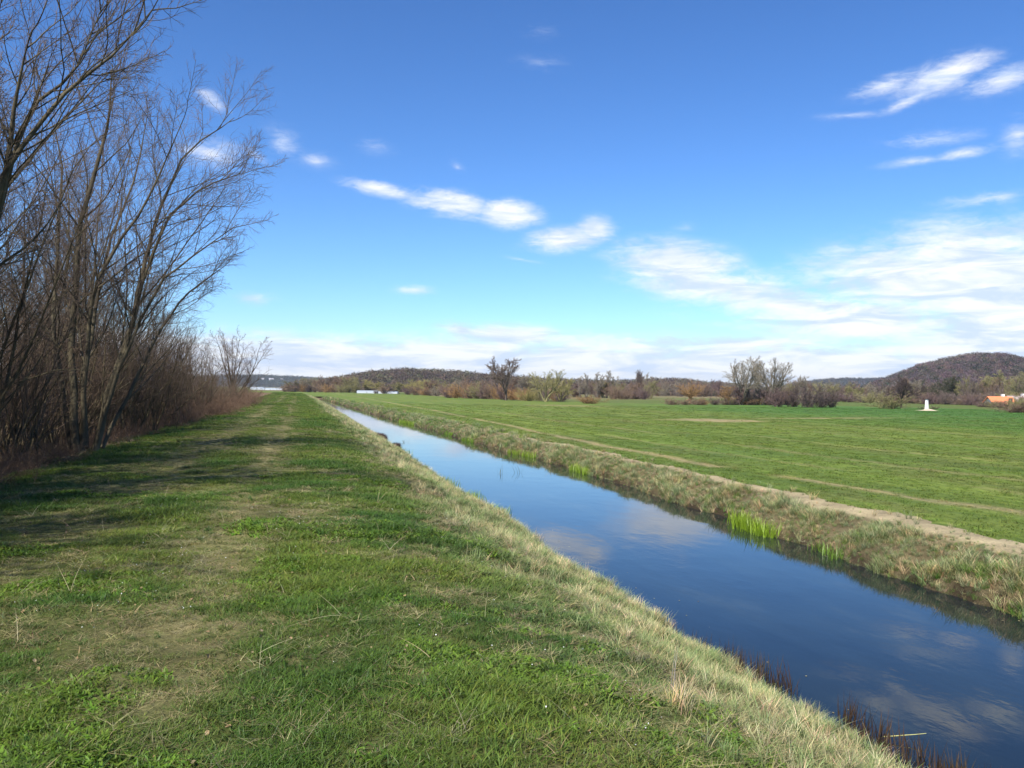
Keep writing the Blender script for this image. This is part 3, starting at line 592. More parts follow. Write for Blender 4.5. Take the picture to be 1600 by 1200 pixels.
# slender trees standing in the thicket
ST = []
for k in range(4):
    r_ = R(160+k); st = [simple_stem(r_, (r_.randn()*.2, r_.randn()*.2, -.1), (.30+r_.randn()*.16, r_.randn()*.18, 1), 7.2*(.7+.35*r_.rand()), .045*(.7+.6*r_.rand())) for _ in range(5)]
    root = empty('bare_tree', (0, 0, 0)); tag(root, 'bare many-stemmed tree rising out of the thicket beside the grassy embankment', 'tree', 'trees along the left thicket')
    tr, cr = build_tree(r_, st, [dict(LV[0], n=14), dict(LV[1], n=8), dict(LV[2], n=4)]); plant(root, tr, cr, (M_BARK, M_TWIG), ((.9, .9, .85), (.95, .9, .85))); ST.append(root)
for k, (x, y, h) in enumerate([(-5.9, 17.2, .85), (-6.4, 25.5, .75), (-5.8, 29, .62), (-6.1, 33.5, .68), (-5.6, 38, .60), (-6.3, 43, .66), (-5.6, 48, .55), (-8.2, 21, .9), (-9.5, 25.5, .9), (-7.9, 30, .95), (-10.2, 33, .9), (-8.6, 39, .95), (-11.5, 40, .95), (-8.0, 46, .8), (-12.5, 48, 1.1), (-7.0, 12, .9), (-6.2, 8.6, .85)]):
    if k < 4: o = ST[k]; o.location = (x, y, gz(x, y)); o.scale = (h, h, h)
    else: dup(ST[k % 4], (x, y, gz(x, y)), random.uniform(-1, 1), (h, h, h))
# thicket shrubs
SH = [dict(n=8, t0=.2, ang=.5, lr=.36, rr=.55, rmin=.006, K=6, wig=.12, trop=.05), dict(n=5, t0=.15, ang=.6, lr=.45, rr=.6, rmin=.0042, K=5, wig=.16, trop=.02)]
shr = []
for k in range(5):
    r_ = R(200+k); st = [simple_stem(r_, (r_.randn()*.35, r_.randn()*.35, -.1), (r_.randn()*.24+.05, r_.randn()*.24, 1), 4.6*(.55+.5*r_.rand()), .018+.028*r_.rand()**2, wig=.07) for _ in range(19)]
    root = empty('thicket_shrub', (0, 0, 0)); tag(root, 'dense brown leafless shrub of many thin upright stems in the thicket along the embankment', 'shrub', 'shrubs of the left thicket')
    tr, cr = build_tree(r_, st, SH, sides=(4, 3, 3), split=0); plant(root, tr, cr, (M_BARK, M_TWIG), ((.95, .9, .8), (.95, .88, .8)), ('stems', 'twigs')); shr.append(root)
bram = []
for k in range(4):
    r_ = R(220+k); st = [simple_stem(r_, (r_.randn()*.45, r_.randn()*.45, -.05), (r_.randn()*.7, r_.randn()*.7, .9), 1.9*(.5+.6*r_.rand()), .008, wig=.16, trop=-.06) for _ in range(40)]
    root = empty('bramble', (0, 0, 0)); tag(root, 'low tangled reddish-brown bramble at the foot of the left thicket', 'bramble', 'brambles at the foot of the left thicket')
    tr, cr = build_tree(r_, st, [dict(n=9, t0=.1, ang=.9, lr=.3, rr=.6, rmin=.004, K=4, wig=.2, trop=0), dict(n=4, t0=.1, ang=.9, lr=.4, rr=.7, rmin=.004, K=3, wig=.2, trop=0)], sides=(3, 3, 3), split=0)
    plant(root, tr, cr, (M_TWIG, M_TWIG), ((1.0, .9, .75), (1.25, 1.02, .85)), ('stems', 'twigs')); bram.append(root)
def place(protos, first, loc, rz, sc, **kw):
    p = protos[random.randrange(len(protos))]
    if p not in first:
        first.add(p); p.location = loc; p.rotation_euler = (0, 0, rz); p.scale = sc; return p
    return dup(p, loc, rz, sc, **kw)
used = set(); spots = []
y = 3.5
while y < 82:
    for lane, (x0, n) in enumerate([(-5.7, 1), (-7.3, 1), (-9.6, 1)]):
        if lane == 2 and y > 50: continue
        x = x0+random.uniform(-.55, .55)+(.5 if y > 50 else 0); yy = y+random.uniform(-.6, .6)
        h = (.78 if lane == 0 else 1.0)*random.uniform(.8, 1.15)*(1.0 if y < 50 else .72 if y < 66 else .5)*(1-.25*(y < 17))
        spots.append((x, yy, h))
    y += 1.15+y*.021
for x, yy, h in spots: place(shr, used, (x, yy, gz(x, yy)), random.uniform(0, 6.28), (h, h, h))
y = 8.5; ub = set()
while y < 84:
    x = -5.0+random.uniform(-.45, .3)+(.55 if y > 45 else 0); h = random.uniform(.35, .62)+(.35 if y > 34 else 0)+(.25 if y > 60 else 0)
    place(bram, ub, (x, y, gz(x, y)), random.uniform(0, 6.28), (h, h, h)); y += .8+y*.022

# iris clumps
def iris(u, v, w, h, bright, label, side, dens=70):
    c_ = at(u, v); ex = float(xleft(c_.y)) if side < 0 else float(xright(c_.y)); X = ex+(.10 if side < 0 else -.10)
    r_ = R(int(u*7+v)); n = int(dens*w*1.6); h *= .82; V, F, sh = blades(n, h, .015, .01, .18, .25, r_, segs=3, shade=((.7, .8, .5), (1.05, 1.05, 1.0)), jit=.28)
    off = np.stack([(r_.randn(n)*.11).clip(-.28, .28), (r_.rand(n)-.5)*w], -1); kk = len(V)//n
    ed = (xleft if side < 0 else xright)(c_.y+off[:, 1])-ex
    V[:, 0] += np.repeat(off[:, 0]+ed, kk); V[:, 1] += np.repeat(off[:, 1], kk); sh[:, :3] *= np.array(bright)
    o = mesh_np('iris_clump', V, [F], [M_IRIS], True, attrs={'shade': ('FLOAT_COLOR', sh)}); o.location = (X, c_.y, .0)
    tag(o, label, 'iris', 'clumps of yellow-green iris leaves at the water edge')
LIME = (.31, .43, .04); GRN = (.19, .29, .05)
iris(1180, 828, 2.1, .52, LIME, 'brightest and widest lime green iris clump, on the far bank below the bare earth track', 1, 130)
iris(1275, 868, 1.0, .34, GRN, 'green blades standing right of the brightest lime clump', 1, 60)
iris(878, 738, 2.1, .46, LIME, 'lime green iris clump on the far bank left of the brightest one', 1, 70)
iris(795, 712, 3.0, .44, LIME, 'long low lime clump on the far bank in the middle distance', 1, 50)
iris(715, 690, 2.5, .42, (.22, .36, .03), 'small lime clump on the far bank near the reddish bank', 1, 45)
iris(688, 680, 2.0, .40, (.22, .36, .03), 'small lime clump on the far bank, next beyond the reddish bank', 1, 45)
iris(625, 662, 6.0, .50, LIME, 'farthest lime green clump before the canal narrows', 1, 40)
iris(772, 806, .7, .42, (.16, .30, .03), 'deep green leaf clump on the near bank left of the dead reed tuft', -1, 120)
iris(737, 782, .8, .42, (.26, .38, .06), 'pale green leaf clump on the near bank beyond the deep green one', -1, 90)
iris(700, 757, 1.6, .36, (.24, .34, .07), 'sparse pale green clump on the near bank farther up the canal', -1, 45)
iris(630, 706, 2.4, .34, (.2, .32, .05), 'low green clump on the near bank next to the dark sedge', -1, 35)

# dead reed tufts (things one can point at)
def reed_tuft(u, v, n, h, label, lean=.25, dx=-.05):
    c_ = at(u, v); r_ = R(int(u+v)); V, F, sh = blades(n, h, .010, .10, lean, .35, r_, segs=4, shade=((.26, .19, .12), (.42, .32, .24)), jit=.35)
    o = mesh_np('dead_reed_tuft', V, [F], [M_IRIS], True, attrs={'shade': ('FLOAT_COLOR', sh)}); x = float(xleft(c_.y))+dx; o.location = (x, c_.y, gz(x, c_.y)); tag(o, label, 'reeds', 'dead reed tufts on the near bank'); return o
reed_tuft(828, 855, 34, .40, 'dead tan reed tuft standing highest on the near bank halfway along')
reed_tuft(900, 893, 30, .30, 'lower reddish-tan dead reed tuft, nearer than the tallest tuft')
reed_tuft(925, 905, 22, .30, 'smallest dead reed tuft beside the pale sedge')
c_ = at(1052, 1105, .9); V, F, sh = blades(3, .42, .008, .02, .1, .15, R(5), segs=5, shade=((.3, .25, .2), (.46, .42, .36)))
o = mesh_np('dead_stalk', V, [F], [M_IRIS], True, attrs={'shade': ('FLOAT_COLOR', sh)}); o.location = (c_.x, c_.y, gz(c_.x, c_.y)); tag(o, 'single grey dead stalk standing upright on the grassy near slope', 'stalk')
c_ = at(1415, 1158); p, rr = grow_level(R(6), np.array([[-.18, .06, .03]]), np.array([[1, -.35, .12]]), np.array([.36]), np.array([.006]), 5, .03, 0)
V, F = tubes(p, rr, 6); o = mesh_np('reed_stick', V, [F], [mat_plain('yellow_stick', (.42, .40, .14), .6)], True); o.location = (c_.x, c_.y, 0); tag(o, 'yellow reed stick lying on the dark water among near reeds', 'stick')
for (u, v, n, h, lb) in [(785, 741, 5, .5, 'left sprig of thin reeds standing in open water'), (806, 739, 6, .45, 'right sprig of thin reeds standing in open water'), (633, 691, 9, .3, 'dark sprig of reeds in mid canal toward the far end')]:
    c_ = at(u, v); V, F, sh = blades(n, h, .012, .22, .6, .4, R(int(u)), segs=4, shade=((.05, .07, .03), (.09, .12, .04)))
    o = mesh_np('water_reeds', V, [F], [M_IRIS], True, attrs={'shade': ('FLOAT_COLOR', sh)}); o.location = (c_.x, c_.y, -.03); tag(o, lb, 'reeds')

# ------------------------------------------------------------------ far trees
def far_proto(seed, kind):
    r_ = R(seed); H = 10.0; TH = 1.5
    if kind == 'round':
        st = [simple_stem(r_, (0, 0, -.1), (r_.randn()*.06, r_.randn()*.06, 1), H*.8, .22, .2, .05, .03)]+[simple_stem(r_, (0, 0, 1.2+r_.rand()), (r_.randn()*.5, r_.randn()*.5, 1), H*.6, .13, .2) for _ in range(4)]
        lv = [dict(n=14, t0=.25, ang=.8, lr=.42, rr=.5, rmin=.04, K=5, wig=.13, trop=.06), dict(n=9, t0=.2, ang=.8, lr=.45, rr=.55, rmin=.024, K=4, wig=.16, trop=.05), dict(n=5, t0=.15, ang=.8, lr=.5, rr=.6, rmin=.018, K=3, wig=.2, trop=0)]
    elif kind == 'tall':
        st = [simple_stem(r_, (r_.randn()*.25, r_.randn()*.25, -.1), (r_.randn()*.10, r_.randn()*.10, 1), H*(.8+.2*r_.rand()), .13, .2, .04) for _ in range(3)]
        lv = [dict(n=18, t0=.22, ang=.55, lr=.22, rr=.5, rmin=.035, K=5, wig=.12, trop=.12), dict(n=8, t0=.15, ang=.7, lr=.5, rr=.55, rmin=.022, K=4, wig=.16, trop=.06), dict(n=3, t0=.15, ang=.7, lr=.5, rr=.6, rmin=.016, K=3, wig=.2, trop=0)]
    elif kind == 'willow':
        st = [simple_stem(r_, (r_.randn()*.2, r_.randn()*.2, -.1), (r_.randn()*.34, r_.randn()*.34, 1), H*(.82+.15*r_.rand()), .20, .16, .05, .05) for _ in range(6)]
        lv = [dict(n=15, t0=.3, ang=.6, lr=.34, rr=.5, rmin=.035, K=6, wig=.11, trop=.02), dict(n=11, t0=.2, ang=.6, lr=.5, rr=.55, rmin=.020, K=5, wig=.12, trop=-.01), dict(n=4, t0=.2, ang=.6, lr=.5, rr=.6, rmin=.015, K=3, wig=.15, trop=-.05)]
    elif kind == 'bush':
        st = [simple_stem(r_, (r_.randn()*.9, r_.randn()*.9, -.1), (r_.randn()*.55, r_.randn()*.55, 1), H*(.55+.4*r_.rand()), .09, .25, .07) for _ in range(22)]
        lv = [dict(n=10, t0=.05, ang=.7, lr=.34, rr=.55, rmin=.04, K=4, wig=.16, trop=.04), dict(n=8, t0=.1, ang=.8, lr=.48, rr=.6, rmin=.03, K=3, wig=.2, trop=0)]
    elif kind == 'pollard':
        st = [simple_stem(r_, (0, 0, -.1), (.02, .03, 1), H*.28, .5, .8, .03, 0)]+[simple_stem(r_, (0, 0, H*.22), (r_.randn()*.8, r_.randn()*.8, 1), H*(.5+.18*r_.rand()), .10, .3, .05, .0) for _ in range(26)]
        lv = [dict(n=10, t0=.15, ang=.6, lr=.34, rr=.5, rmin=.03, K=4, wig=.12, trop=.02), dict(n=7, t0=.1, ang=.7, lr=.48, rr=.6, rmin=.024, K=3, wig=.2, trop=0)]
    for q_ in lv[1:]: q_['n'] = int(q_['n']*(1.35 if kind != 'willow' else .95)); q_['rmin'] *= 1.35
    root = empty('bare_tree' if kind != 'bush' else 'bush', (0, 0, 0)); tr, cr = build_tree(r_, st, lv, sides=(5, 3, 3, 3), split=0)
    zmax = max(cr[0][:, 2].max(), tr[0][:, 2].max()); wd = np.percentile(np.abs(cr[0][:, :2]), 97)*2
    plant(root, tr, cr, (M_FAR, M_FAR), ((.1, .08, .06), (.1, .08, .06)), ('trunk', 'crown') if kind != 'bush' else ('stems', 'twigs'))
    root['_'] = 1; del root['_']
    return (root, zmax, wd)
FP = {k: [far_proto(300+i*10+j, k) for j in range(nn_)] for i, (k, nn_) in enumerate([('round', 4), ('tall', 3), ('willow', 3), ('bush', 5), ('pollard', 1)])}
fused = set()
COL = dict(grey=(.15, .115, .095), dark=(.095, .07, .062), olive=(.21, .19, .085), yel=(.27, .235, .09), orange=(.27, .165, .075), red=(.19, .085, .06), purple=(.135, .09, .082), pale=(.20, .17, .125), brown=(.19, .13, .09), dgreen=(.05, .055, .03))
def ftree(kind, u, vt, vb, w, col, label, group=None, dist=None, zg=.56, cat=None):
    b_ = at(u, vb, zg) if dist is None else atd(u, vb, dist)
    if dist is not None: b_.z = zg
    D = math.hypot(b_.x, b_.y); tp = atd(u, vt, D); h = max(tp.z-zg, .4)*(1.22 if kind in ('bush', 'round') and group else 1.1); W_ = w*D/F_PX
    i = random.randrange(len(FP[kind])); root, zm, wd = FP[kind][i]; sz = h/zm; sx = W_/wd
    c = COL[col]; j = random.uniform(1.15, 1.45); c = tuple(q*j for q in c); tc_ = tuple(q*.75 for q in c); loc = (b_.x, b_.y, zg-.02); rz = random.uniform(0, 6.28)
    cat = cat or ('bush' if kind == 'bush' else 'tree')
    if (kind, i) in fused: o = dup(root, loc, rz, (sx, sx, sz), label, group, (tc_, c), cat)
    else:
        fused.add((kind, i)); o = root; o.location = loc; o.rotation_euler = (0, 0, rz); o.scale = (sx, sx, sz); o['label'] = label; o['category'] = cat
        if group: o['group'] = group
        for ch in o.children: ch.color = (*(tc_ if ch.name[:5] in ('trunk', 'stems') else c), 1)
    if group is None and 'group' in o: del o['group']
    return o
T = ftree
# distinct trees
T('round', 790, 562, 626, 56, 'grey', 'tallest dark bare tree with a topknot crown in the middle of the far tree line')
T('bush', 757, 601, 622, 20, 'red', 'reddish-brown bush at the left foot of the tallest dark tree')
T('willow', 852, 580, 628, 52, 'olive', 'broad olive willow with leaning stems, next right of the tallest dark tree')
T('willow', 876, 592, 628, 34, 'yel', 'small yellowish tree touching the right side of the broad olive willow')
T('bush', 827, 604, 627, 36, 'yel', 'yellow-olive bush between the tallest dark tree and the broad willow')
T('pollard', 1078, 595, 631, 42, 'orange', 'round orange-brown tree with short trunk standing alone before the tan field')
T('willow', 1160, 562, 633, 60, 'pale', 'left tree of the tall pale pair right of centre')
T('willow', 1206, 565, 633, 60, 'pale', 'right tree of the tall pale pair right of centre')
T('willow', 1182, 568, 630, 34, 'pale', 'slimmer tree standing between the tall pale pair')
T('round', 1257, 589, 631, 26, 'pale', 'small round-topped pale tree above the dark bushes')
T('round', 1408, 590, 637, 58, 'dark', 'dark brown wide tree left of the white pillar')
T('bush', 1390, 612, 639, 58, 'olive', 'big rounded olive bush in front of the dark brown wide tree')
T('bush', 1590, 626, 645, 62, 'brown', 'brown bush at the right edge of the field below the orange roof')
T('round', 1588, 582, 629, 60, 'olive', 'tall olive tree behind the white house at the right edge')
T('bush', 1165, 621, 633, 34, 'orange', 'orange-brown scrub under the tall pale pair')
T('bush', 920, 617, 631, 52, 'orange', 'low orange-brown scrub right of the small yellowish tree')
T('bush', 587, 608, 615, 8, 'dark', 'lone dark leaning bush in front of the white greenhouse roof')
T('round', 995, 580, 622, 34, 'grey', 'grey bare tree rising above the middle of the woodland strip')
GA = 'trees of the far tree line'; GB = 'bushes of the far tree line'
for (k, u, vt, vb, w, c) in [('tall', 905, 590, 622, 14, 'pale'), ('tall', 918, 586, 622, 16, 'pale'), ('tall', 932, 584, 622, 18, 'pale'), ('tall', 947, 582, 622, 20, 'pale'), ('tall', 962, 590, 622, 16, 'pale'), ('tall', 1010, 585, 622, 12, 'pale')]:
    T(k, u, vt, vb, w, c, 'slender pale tree in the thin row right of the broad willow', 'slender pale trees in a thin row', dist=None)
for (u, vt, vb, w, c) in [(1215, 608, 636, 40, 'purple'), (1240, 603, 636, 44, 'dark'), (1262, 602, 637, 44, 'dark'), (1284, 605, 637, 44, 'dark'), (1300, 616, 637, 24, 'dark')]:
    T('bush', u, vt, vb, w, c, 'dark bush in the dense clump right of the tall pale pair', 'dark bushes in a clump')
def row(kinds, u0, u1, step, top, base, wid, cols, label, group, jit=4, dist=None, djit=0, zg=.56):
    u = u0
    while u <= u1:
        t_ = (u-u0)/max(u1-u0, 1); f = lambda q: q if not isinstance(q, (tuple, list)) else q[0]+(q[1]-q[0])*t_
        T(random.choice(kinds), u+random.uniform(-step*.3, step*.3), f(top)+random.uniform(-jit, jit), f(base), wid*random.uniform(.8, 1.25), random.choice(cols), label, group, dist=None if dist is None else f(dist)+random.uniform(-djit, djit), zg=zg)
        u += step*random.uniform(.75, 1.25)
LB = 'bare brown tree in the far tree line beyond the green field'; LBu = 'leafless brown or olive bush at the edge of the far tree line'
row(['tall', 'willow', 'round'], 455, 560, 9, (594, 588), 611, 22, ['pale', 'olive', 'brown', 'grey'], LB, GA, 2.5, dist=(430, 420), djit=20)
row(['bush'], 447, 560, 8, (600, 600), 611, 18, ['dark', 'brown', 'olive', 'orange'], LBu, GB, 2, dist=(400, 400), djit=12)
row(['bush', 'round'], 560, 720, 11, (598, 598), 613, 28, ['olive', 'brown', 'grey', 'yel'], LBu, GB, 4, dist=(400, 300), djit=12)
row(['bush'], 640, 745, 10, (604, 602), 615, 26, ['brown', 'orange', 'pale', 'purple'], LBu, GB, 3, dist=(320, 230), djit=8)
row(['bush'], 700, 880, 11, (602, 606), (622, 627.5), 30, ['brown', 'purple', 'grey', 'orange', 'olive'], LBu, GB, 4)
row(['round', 'willow', 'tall'], 715, 830, 15, (596, 594), 622, 34, ['brown', 'olive', 'grey', 'pale'], LB, GA, 4, dist=(260, 230), djit=10)
row(['round', 'bush', 'tall'], 880, 1020, 9, (600, 598), 622, 26, ['brown', 'grey', 'purple', 'olive'], LB, GA, 3, dist=(290, 300), djit=15)
row(['bush'], 960, 1016, 9, (606, 606), 624, 24, ['brown', 'dark', 'purple'], LBu, GB, 3, dist=(255, 260), djit=5)
row(['round', 'bush'], 1015, 1230, 8, (596, 603), 620, 24, ['grey', 'brown', 'olive', 'pale', 'purple'], LB, GA, 3.5, dist=(480, 480), djit=20)
row(['bush'], 1055, 1215, 15, 622, 633, 26, ['purple', 'brown', 'orange'], LBu, GB, 2)
row(['bush', 'tall'], 1140, 1240, 11, 606, 633, 26, ['brown', 'purple', 'grey', 'orange'], LBu, GB, 4)
row(['round', 'willow'], 1225, 1390, 11, (600, 602), 626, 30, ['pale', 'olive', 'grey', 'brown'], LB, GA, 4, dist=(290, 330), djit=15)
row(['round', 'willow', 'bush'], 1415, 1650, 12, (600, 592), 630, 34, ['olive', 'pale', 'brown', 'grey', 'dgreen'], LB, GA, 5, dist=(300, 260), djit=15)
row(['bush'], 1300, 1640, 11, (614, 616), 630, 30, ['brown', 'grey', 'olive', 'purple'], LBu, GB, 3, dist=(285, 240), djit=10)
row(['bush'], 1535, 1640, 9, 626, 634, 22, ['brown', 'olive', 'purple'], LBu, GB, 1.5, dist=(214, 218), djit=3)
row(['bush'], 1600, 1720, 20, 622, 645, 40, ['brown', 'olive'], LBu, GB, 4)

# ------------------------------------------------------------------ hills and woods
def crown_proto(seed, r=4.5, n=150, fs=1.0, h=8.):
    q = R(seed); d = nrm(q.randn(n, 3)); rr = (.45+.6*q.rand(n))[:, None]; c = d*rr*np.array((r, r, h*.45))+np.array((0, 0, h*.5))
    a = nrm(q.randn(n, 3)); b = nrm(np.cross(a, nrm(q.randn(n, 3)))); s = fs*(.5+.8*q.rand(n))[:, None]
    V = np.stack([c-a*s*.25, c+a*s*.25, c+b*s*1.4], 1).reshape(-1, 3); F = np.arange(n*3).reshape(n, 3)
    return mesh_np('crown', V, [F], [M_WOOD], False, link=False, attrs={'shade': ('FLOAT_COLOR', np.repeat(np.concatenate([np.tile((.7+.6*q.rand(n))[:, None], (1, 3)), np.ones((n, 1))], 1), 3, 0))})
M_WOOD = mat_blade('winter_crown', .25, .1)
crowns = [crown_proto(400+k) for k in range(5)]
def hill(name, ridge, D, depth, skirt, mat, ng=90, rough=.10, base=.5, drop=0):
    """ridge: (u, v) points of the skyline seen at distance D; a real heightfield with slopes both ways"""
    us = np.array([p[0] for p in ridge]); hh = np.array([atd(p[0], p[1]+drop, D).z-base for p in ridge])
    uu = np.linspace(us[0], us[-1], ng); H = np.interp(uu, us, hh); H = np.maximum(H, 0)
    q = np.linspace(-1, 1, 41); V = []
    cen = [atd(u, 600, D) for u in uu]; dirs = [Vector((c.x, c.y, 0)).normalized() for c in cen]
    arr = np.zeros((ng, 41, 3))
    for i in range(ng):
        for j, s in enumerate(q):
            x = cen[i].x+dirs[i].x*depth*s; y = cen[i].y+dirs[i].y*depth*s
            gul = float(fbm(x/120., y/120., 501)-.5)
            prof = (math.cos(s*PI/2))**1.3
            arr[i, j] = (x, y, base-1+H[i]*prof*(1+rough*2.4*gul*(1-prof*.8)*2)+1.0*prof)
    I = np.arange(ng*41).reshape(ng, 41); F = np.stack([I[:-1, :-1], I[1:, :-1], I[1:, 1:], I[:-1, 1:]], -1).reshape(-1, 4)
    o = mesh_np(name, arr.reshape(-1, 3), [F], [mat], True); tag(o, kind='structure'); return arr
M_HILL = mat_plain('hill_floor', (.10, .075, .06), .95, .05, .3, 0)
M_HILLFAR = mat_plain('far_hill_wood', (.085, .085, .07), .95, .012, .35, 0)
def wood_on(name, arr, n, tints, size, label, keep=lambda s: True):
    ng, nq, _ = arr.shape; fi = rs.rand(n)*(ng-1.001); fj = rs.rand(n)*(nq-1)*.62; fj = np.minimum(fj, nq-1.001); i = fi.astype(int); j = fj.astype(int); a = (fi-i)[:, None]; b = (fj-j)[:, None]
    P = (arr[i, j]*(1-a)+arr[i+1, j]*a)*(1-b)+(arr[i, j+1]*(1-a)+arr[i+1, j+1]*a)*b
    tn = np.array(tints)[rs.randint(0, len(tints), n)]; k = fbm(P[:, 0]/60, P[:, 1]/60, 511)[:, None]; tn = tn*(.75+.5*k)
    return scatter(name, P, crowns, jitter_tint(tn, .12), size*(.65+.6*rs.rand(n)), label)
ar = hill('hill', [(1350,606),(1385,594),(1440,572),(1480,562),(1510,556),(1550,555),(1575,557),(1600,563),(1640,556),(1700,548),(1800,560),(1900,600)], 1050, 240, 0, M_HILL, drop=6)
wood_on('hill_forest', ar, 5200, [(.15, .10, .10), (.17, .115, .10), (.13, .095, .10), (.14, .12, .085), (.035, .05, .028)], .95, 'purplish-brown leafless forest covering the hill on the right')
ar = hill('low_hill', [(480,607),(540,596),(580,588),(620,585),(660,585),(720,588),(770,594),(850,600),(960,604),(1010,601),(1060,601),(1110,606),(1180,612)], 640, 90, 0, M_HILL, drop=5)
wood_on('woodland', ar, 3400, [(.13, .10, .08), (.15, .12, .085), (.11, .085, .075), (.15, .14, .08)], .85, 'grey-brown leafless woodland on the low rise behind the tree line')
ar = hill('distant_hill', [(150,598),(250,592),(340,589),(400,588),(430,589),(470,591),(540,596),(620,606)], 3000, 400, 0, M_HILLFAR, rough=.03, drop=5)
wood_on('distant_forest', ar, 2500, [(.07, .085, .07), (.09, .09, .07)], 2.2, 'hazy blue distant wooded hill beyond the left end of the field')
ar = hill('distant_hill', [(1180,613),(1240,603),(1270,598),(1310,595),(1360,595),(1390,594),(1430,600),(1500,606)], 2300, 300, 0, M_HILLFAR, rough=.03, drop=4)
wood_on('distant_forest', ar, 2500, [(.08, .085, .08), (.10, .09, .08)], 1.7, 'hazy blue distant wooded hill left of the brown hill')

# ------------------------------------------------------------------ buildings and small things
M_WHITE = mat_plain('white_render', (.72, .71, .69), .7, 3, .06, .1); M_TILE = mat_plain('orange_tiles', (.62, .20, .08), .75, 8, .2, .3); M_GLASS = mat_plain('dark_window', (.03, .035, .045), .15, 4, .1, 0)
M_FILM = mat_plain('greenhouse_film', (.30, .335, .36), .5, .5, .10, 0); M_CAP = mat_plain('dark_cap', (.05, .05, .055), .5); M_DOOR = mat_plain('door_paint', (.09, .06, .04), .6); M_SAND = mat_plain('sandy_soil', (.52, .41, .30), .95, 6, .2, .5)
def house(u, v, dist, w, d, h, rh, rz, label, roofmat=None, zg=.56, wins=3):
    c_ = atd(u, v, dist); r = empty('house', (c_.x, c_.y, zg), rz); tag(r, label, 'house')
    mb = MB(); mb.box((0, 0, h/2), (w, d, h)); mb.add([(-w/2, -d/2, h), (w/2, -d/2, h), (w/2, d/2, h), (-w/2, d/2, h), (-w/2, 0, h+rh), (w/2, 0, h+rh)], [(0, 4, 3), (1, 2, 5)]); mb.build('wall', M_WHITE, r)
    e = .4; k = rh/(d/2); mb = MB()
    for s in (-1, 1):
        y0 = s*(d/2+e); z0 = h-e*k+.03; mb.add([(-w/2-e, y0, z0), (w/2+e, y0, z0), (w/2+e, 0, h+rh+.03), (-w/2-e, 0, h+rh+.03), (-w/2-e, y0, z0+.15), (w/2+e, y0, z0+.15), (w/2+e, 0, h+rh+.2), (-w/2-e, 0, h+rh+.2)], [(0, 1, 2, 3), (4, 7, 6, 5), (0, 4, 5, 1), (1, 5, 6, 2), (3, 2, 6, 7), (0, 3, 7, 4)])
    rf = mb.build('roof', roofmat or M_TILE, r); mb = MB(); mb.box((w*.2, d*.12, h+rh+.1), (.6, .6, 1.3)); mb.build('chimney', M_WHITE, rf)
    for i in range(wins):
        x = -w/2+w*(i+.5)/wins
        if i == wins//2:
            mb = MB(); mb.box((x, -d/2-.02, 1.05), (1.0, .08, 2.1)); mb.build('door', M_DOOR, r)
        else:
            mb = MB(); mb.box((x, -d/2-.02, h*.55), (1.1, .06, 1.2)); mb.build('window', M_GLASS, r)
    return r
ry = -YAW
house(1562, 625, 232, 5.4, 4, .8, 1.5, -.2, 'low building with a bright orange tiled roof by the right edge', wins=2)
house(1592, 622, 245, 4.6, 4, 1.5, 1.0, -.5, 'white house partly hidden by bushes at the right edge', mat_plain('grey_tiles', (.35, .28, .26), .8))
for (u, v, w, lb) in [(411, 593, 8, 'leftmost white house on the distant hill'), (424, 593, 14, 'largest white house on the distant hill'), (441, 593, 8, 'rightmost white house on the distant hill')]:
    c_ = atd(u, 590, 2750); house(u, v, 2750, w, 8, 4, 2.5, -.1, lb, mat_plain('slate_roof', (.3, .28, .3)), zg=atd(u, 594, 2750).z, wins=4)
def greenhouse(u, vb, dist, L_, wd, h, rz, label):
    c_ = atd(u, vb, dist); r = empty('greenhouse', (c_.x, c_.y, .55), rz); tag(r, label, 'greenhouse'); mb = MB(); n = 10; V = []
    for x in (-L_/2, L_/2):
        for k in range(n+1): a = PI*k/n; V.append((x, -wd/2*math.cos(a), h*math.sin(a)**.7 if 0 < k < n else 0))
    F = [(k, k+1, n+2+k, n+1+k) for k in range(n)]+[tuple(range(n+1))[::-1], tuple(n+1+k for k in range(n+1))]; mb.add(V, F); mb.build('cover', M_FILM, r, False)
    mb = MB(); nn = int(L_//4)
    for i in range(nn+1):
        x = -L_/2+L_*i/nn; mb.box((x, -wd/2-.02, h*.3), (.12, .08, h*.6))
    mb.build('frame', M_CAP, r)
greenhouse(575, 611, 372, 9, 6, 1.3, ry, 'short white greenhouse at the left of the two beyond the field')
greenhouse(603, 612, 372, 11, 6, 1.1, ry, 'longer white greenhouse with a low roof beside the lone dark bush')
greenhouse(403, 606, 620, 9, 8, 1.9, ry, 'small white greenhouse farthest left beyond the end of the embankment')
greenhouse(425, 606, 600, 17, 8, 1.5, ry, 'wide white greenhouse at the end of the embankment')
greenhouse(447, 606, 640, 13, 8, 1.5, ry, 'grey-white greenhouse nearest the left end of the tree line')

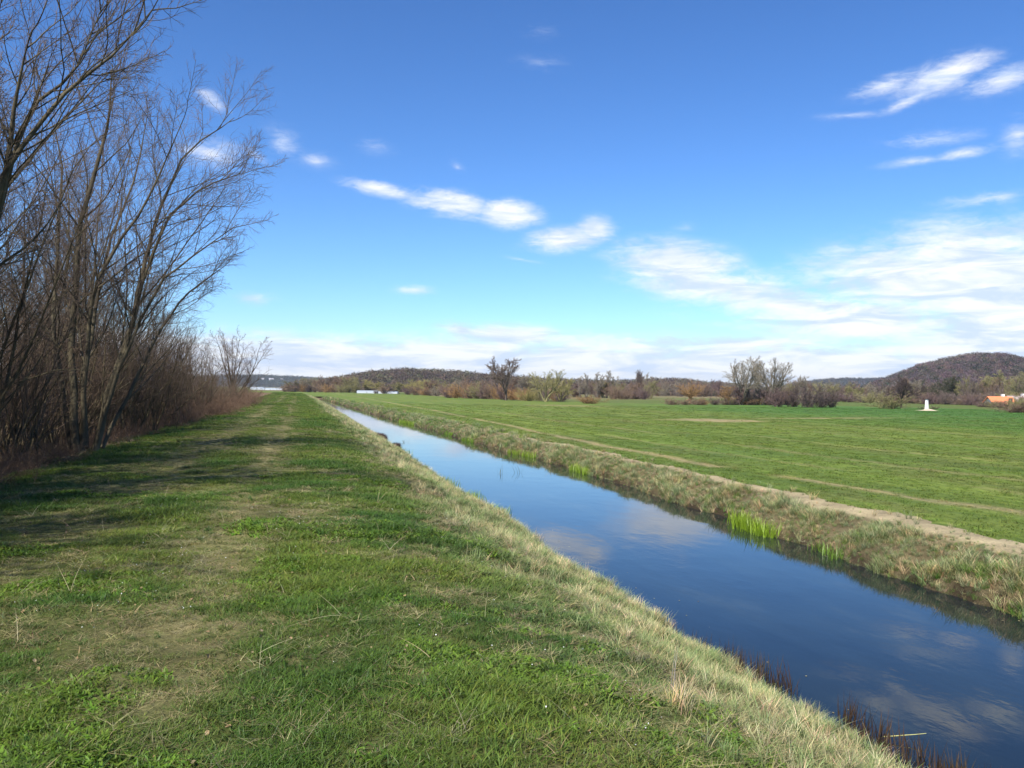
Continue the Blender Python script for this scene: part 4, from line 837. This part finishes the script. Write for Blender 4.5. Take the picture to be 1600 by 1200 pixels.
# white tapered pillar on its mound
pb = at(1448, 641.5, .6); r = empty('pillar', (pb.x, pb.y, .60), .3); D_ = math.hypot(pb.x, pb.y); px = D_/F_PX*.68
tag(r, 'white tapered pillar with dark-edged flat cap standing on a sandy mound in the green field', 'pillar')
mb = MB(); mb.box((0, 0, px*13), (px*5.4, px*5.4, px*19), 0, .72); mb.build('shaft', M_WHITE, r)
mb = MB(); mb.box((0, 0, px*23), (px*5.6, px*5.6, px*1.3)); mb.build('cap', M_CAP, r)
mb = MB(); mb.box((0, 0, px*2.8), (px*7, px*7, px*2.4)); mb.build('plinth', M_SAND, r)
q = R(9); mb = MB(); V = []; F = []; n = 28
for i, (rr_, z) in enumerate([(1, 0), (.72, .12), (.45, .30), (.25, .55), (.1, .7)]):
    for k in range(n):
        a = 2*PI*k/n; w = 1+.25*math.sin(a*3+1)+.15*q.randn()
        V.append((rr_*w*px*23*math.cos(a), rr_*w*px*16*math.sin(a), z*px*5.0-.02))
for i in range(4):
    for k in range(n): F.append((i*n+k, i*n+(k+1) % n, (i+1)*n+(k+1) % n, (i+1)*n+k))
F.append(tuple(4*n+k for k in range(n))); mb.add(V, F); o = mb.build('sand_mound', M_SAND, None, True); o.location = (pb.x+px*2, pb.y-px*3, .60); tag(o, 'spread of pale sandy earth around the foot of the white pillar', 'mound')
for (du, n, lb) in [(13, 40, 'dark brushwood heap right of the white pillar'), (-8, 22, 'smaller dark brushwood heap left of the white pillar')]:
    q = R(20+n); c_ = at(1448+du, 639, .6); st = []
    p, rr = grow_level(q, np.stack([q.randn(n)*px*4, q.randn(n)*px*3, np.abs(q.randn(n))*px*1], -1), np.stack([q.randn(n), q.randn(n), q.rand(n)*.8], -1), np.full(n, px*9), np.full(n, .03), 5, .15, 0)
    V, F = tubes(p, rr, 4); o = mesh_np('brushwood_heap', V, [F], [M_BARK], True); o.location = (c_.x, c_.y, .62); tag(o, lb, 'brushwood')

# ------------------------------------------------------------------ air
mt, t, b = new_mat('haze_air'); t.nodes.remove(b); v = t.nodes.new('ShaderNodeVolumePrincipled'); v.inputs['Color'].default_value = (.86, .92, 1, 1); v.inputs['Density'].default_value = .00009; v.inputs['Anisotropy'].default_value = .2
t.links.new(v.outputs[0], t.nodes['Material Output'].inputs['Volume'])
mb = MB(); mb.box((300, 1900, 59), (7600, 6600, 122)); o = mb.build('haze', mt); o['kind'] = 'stuff'
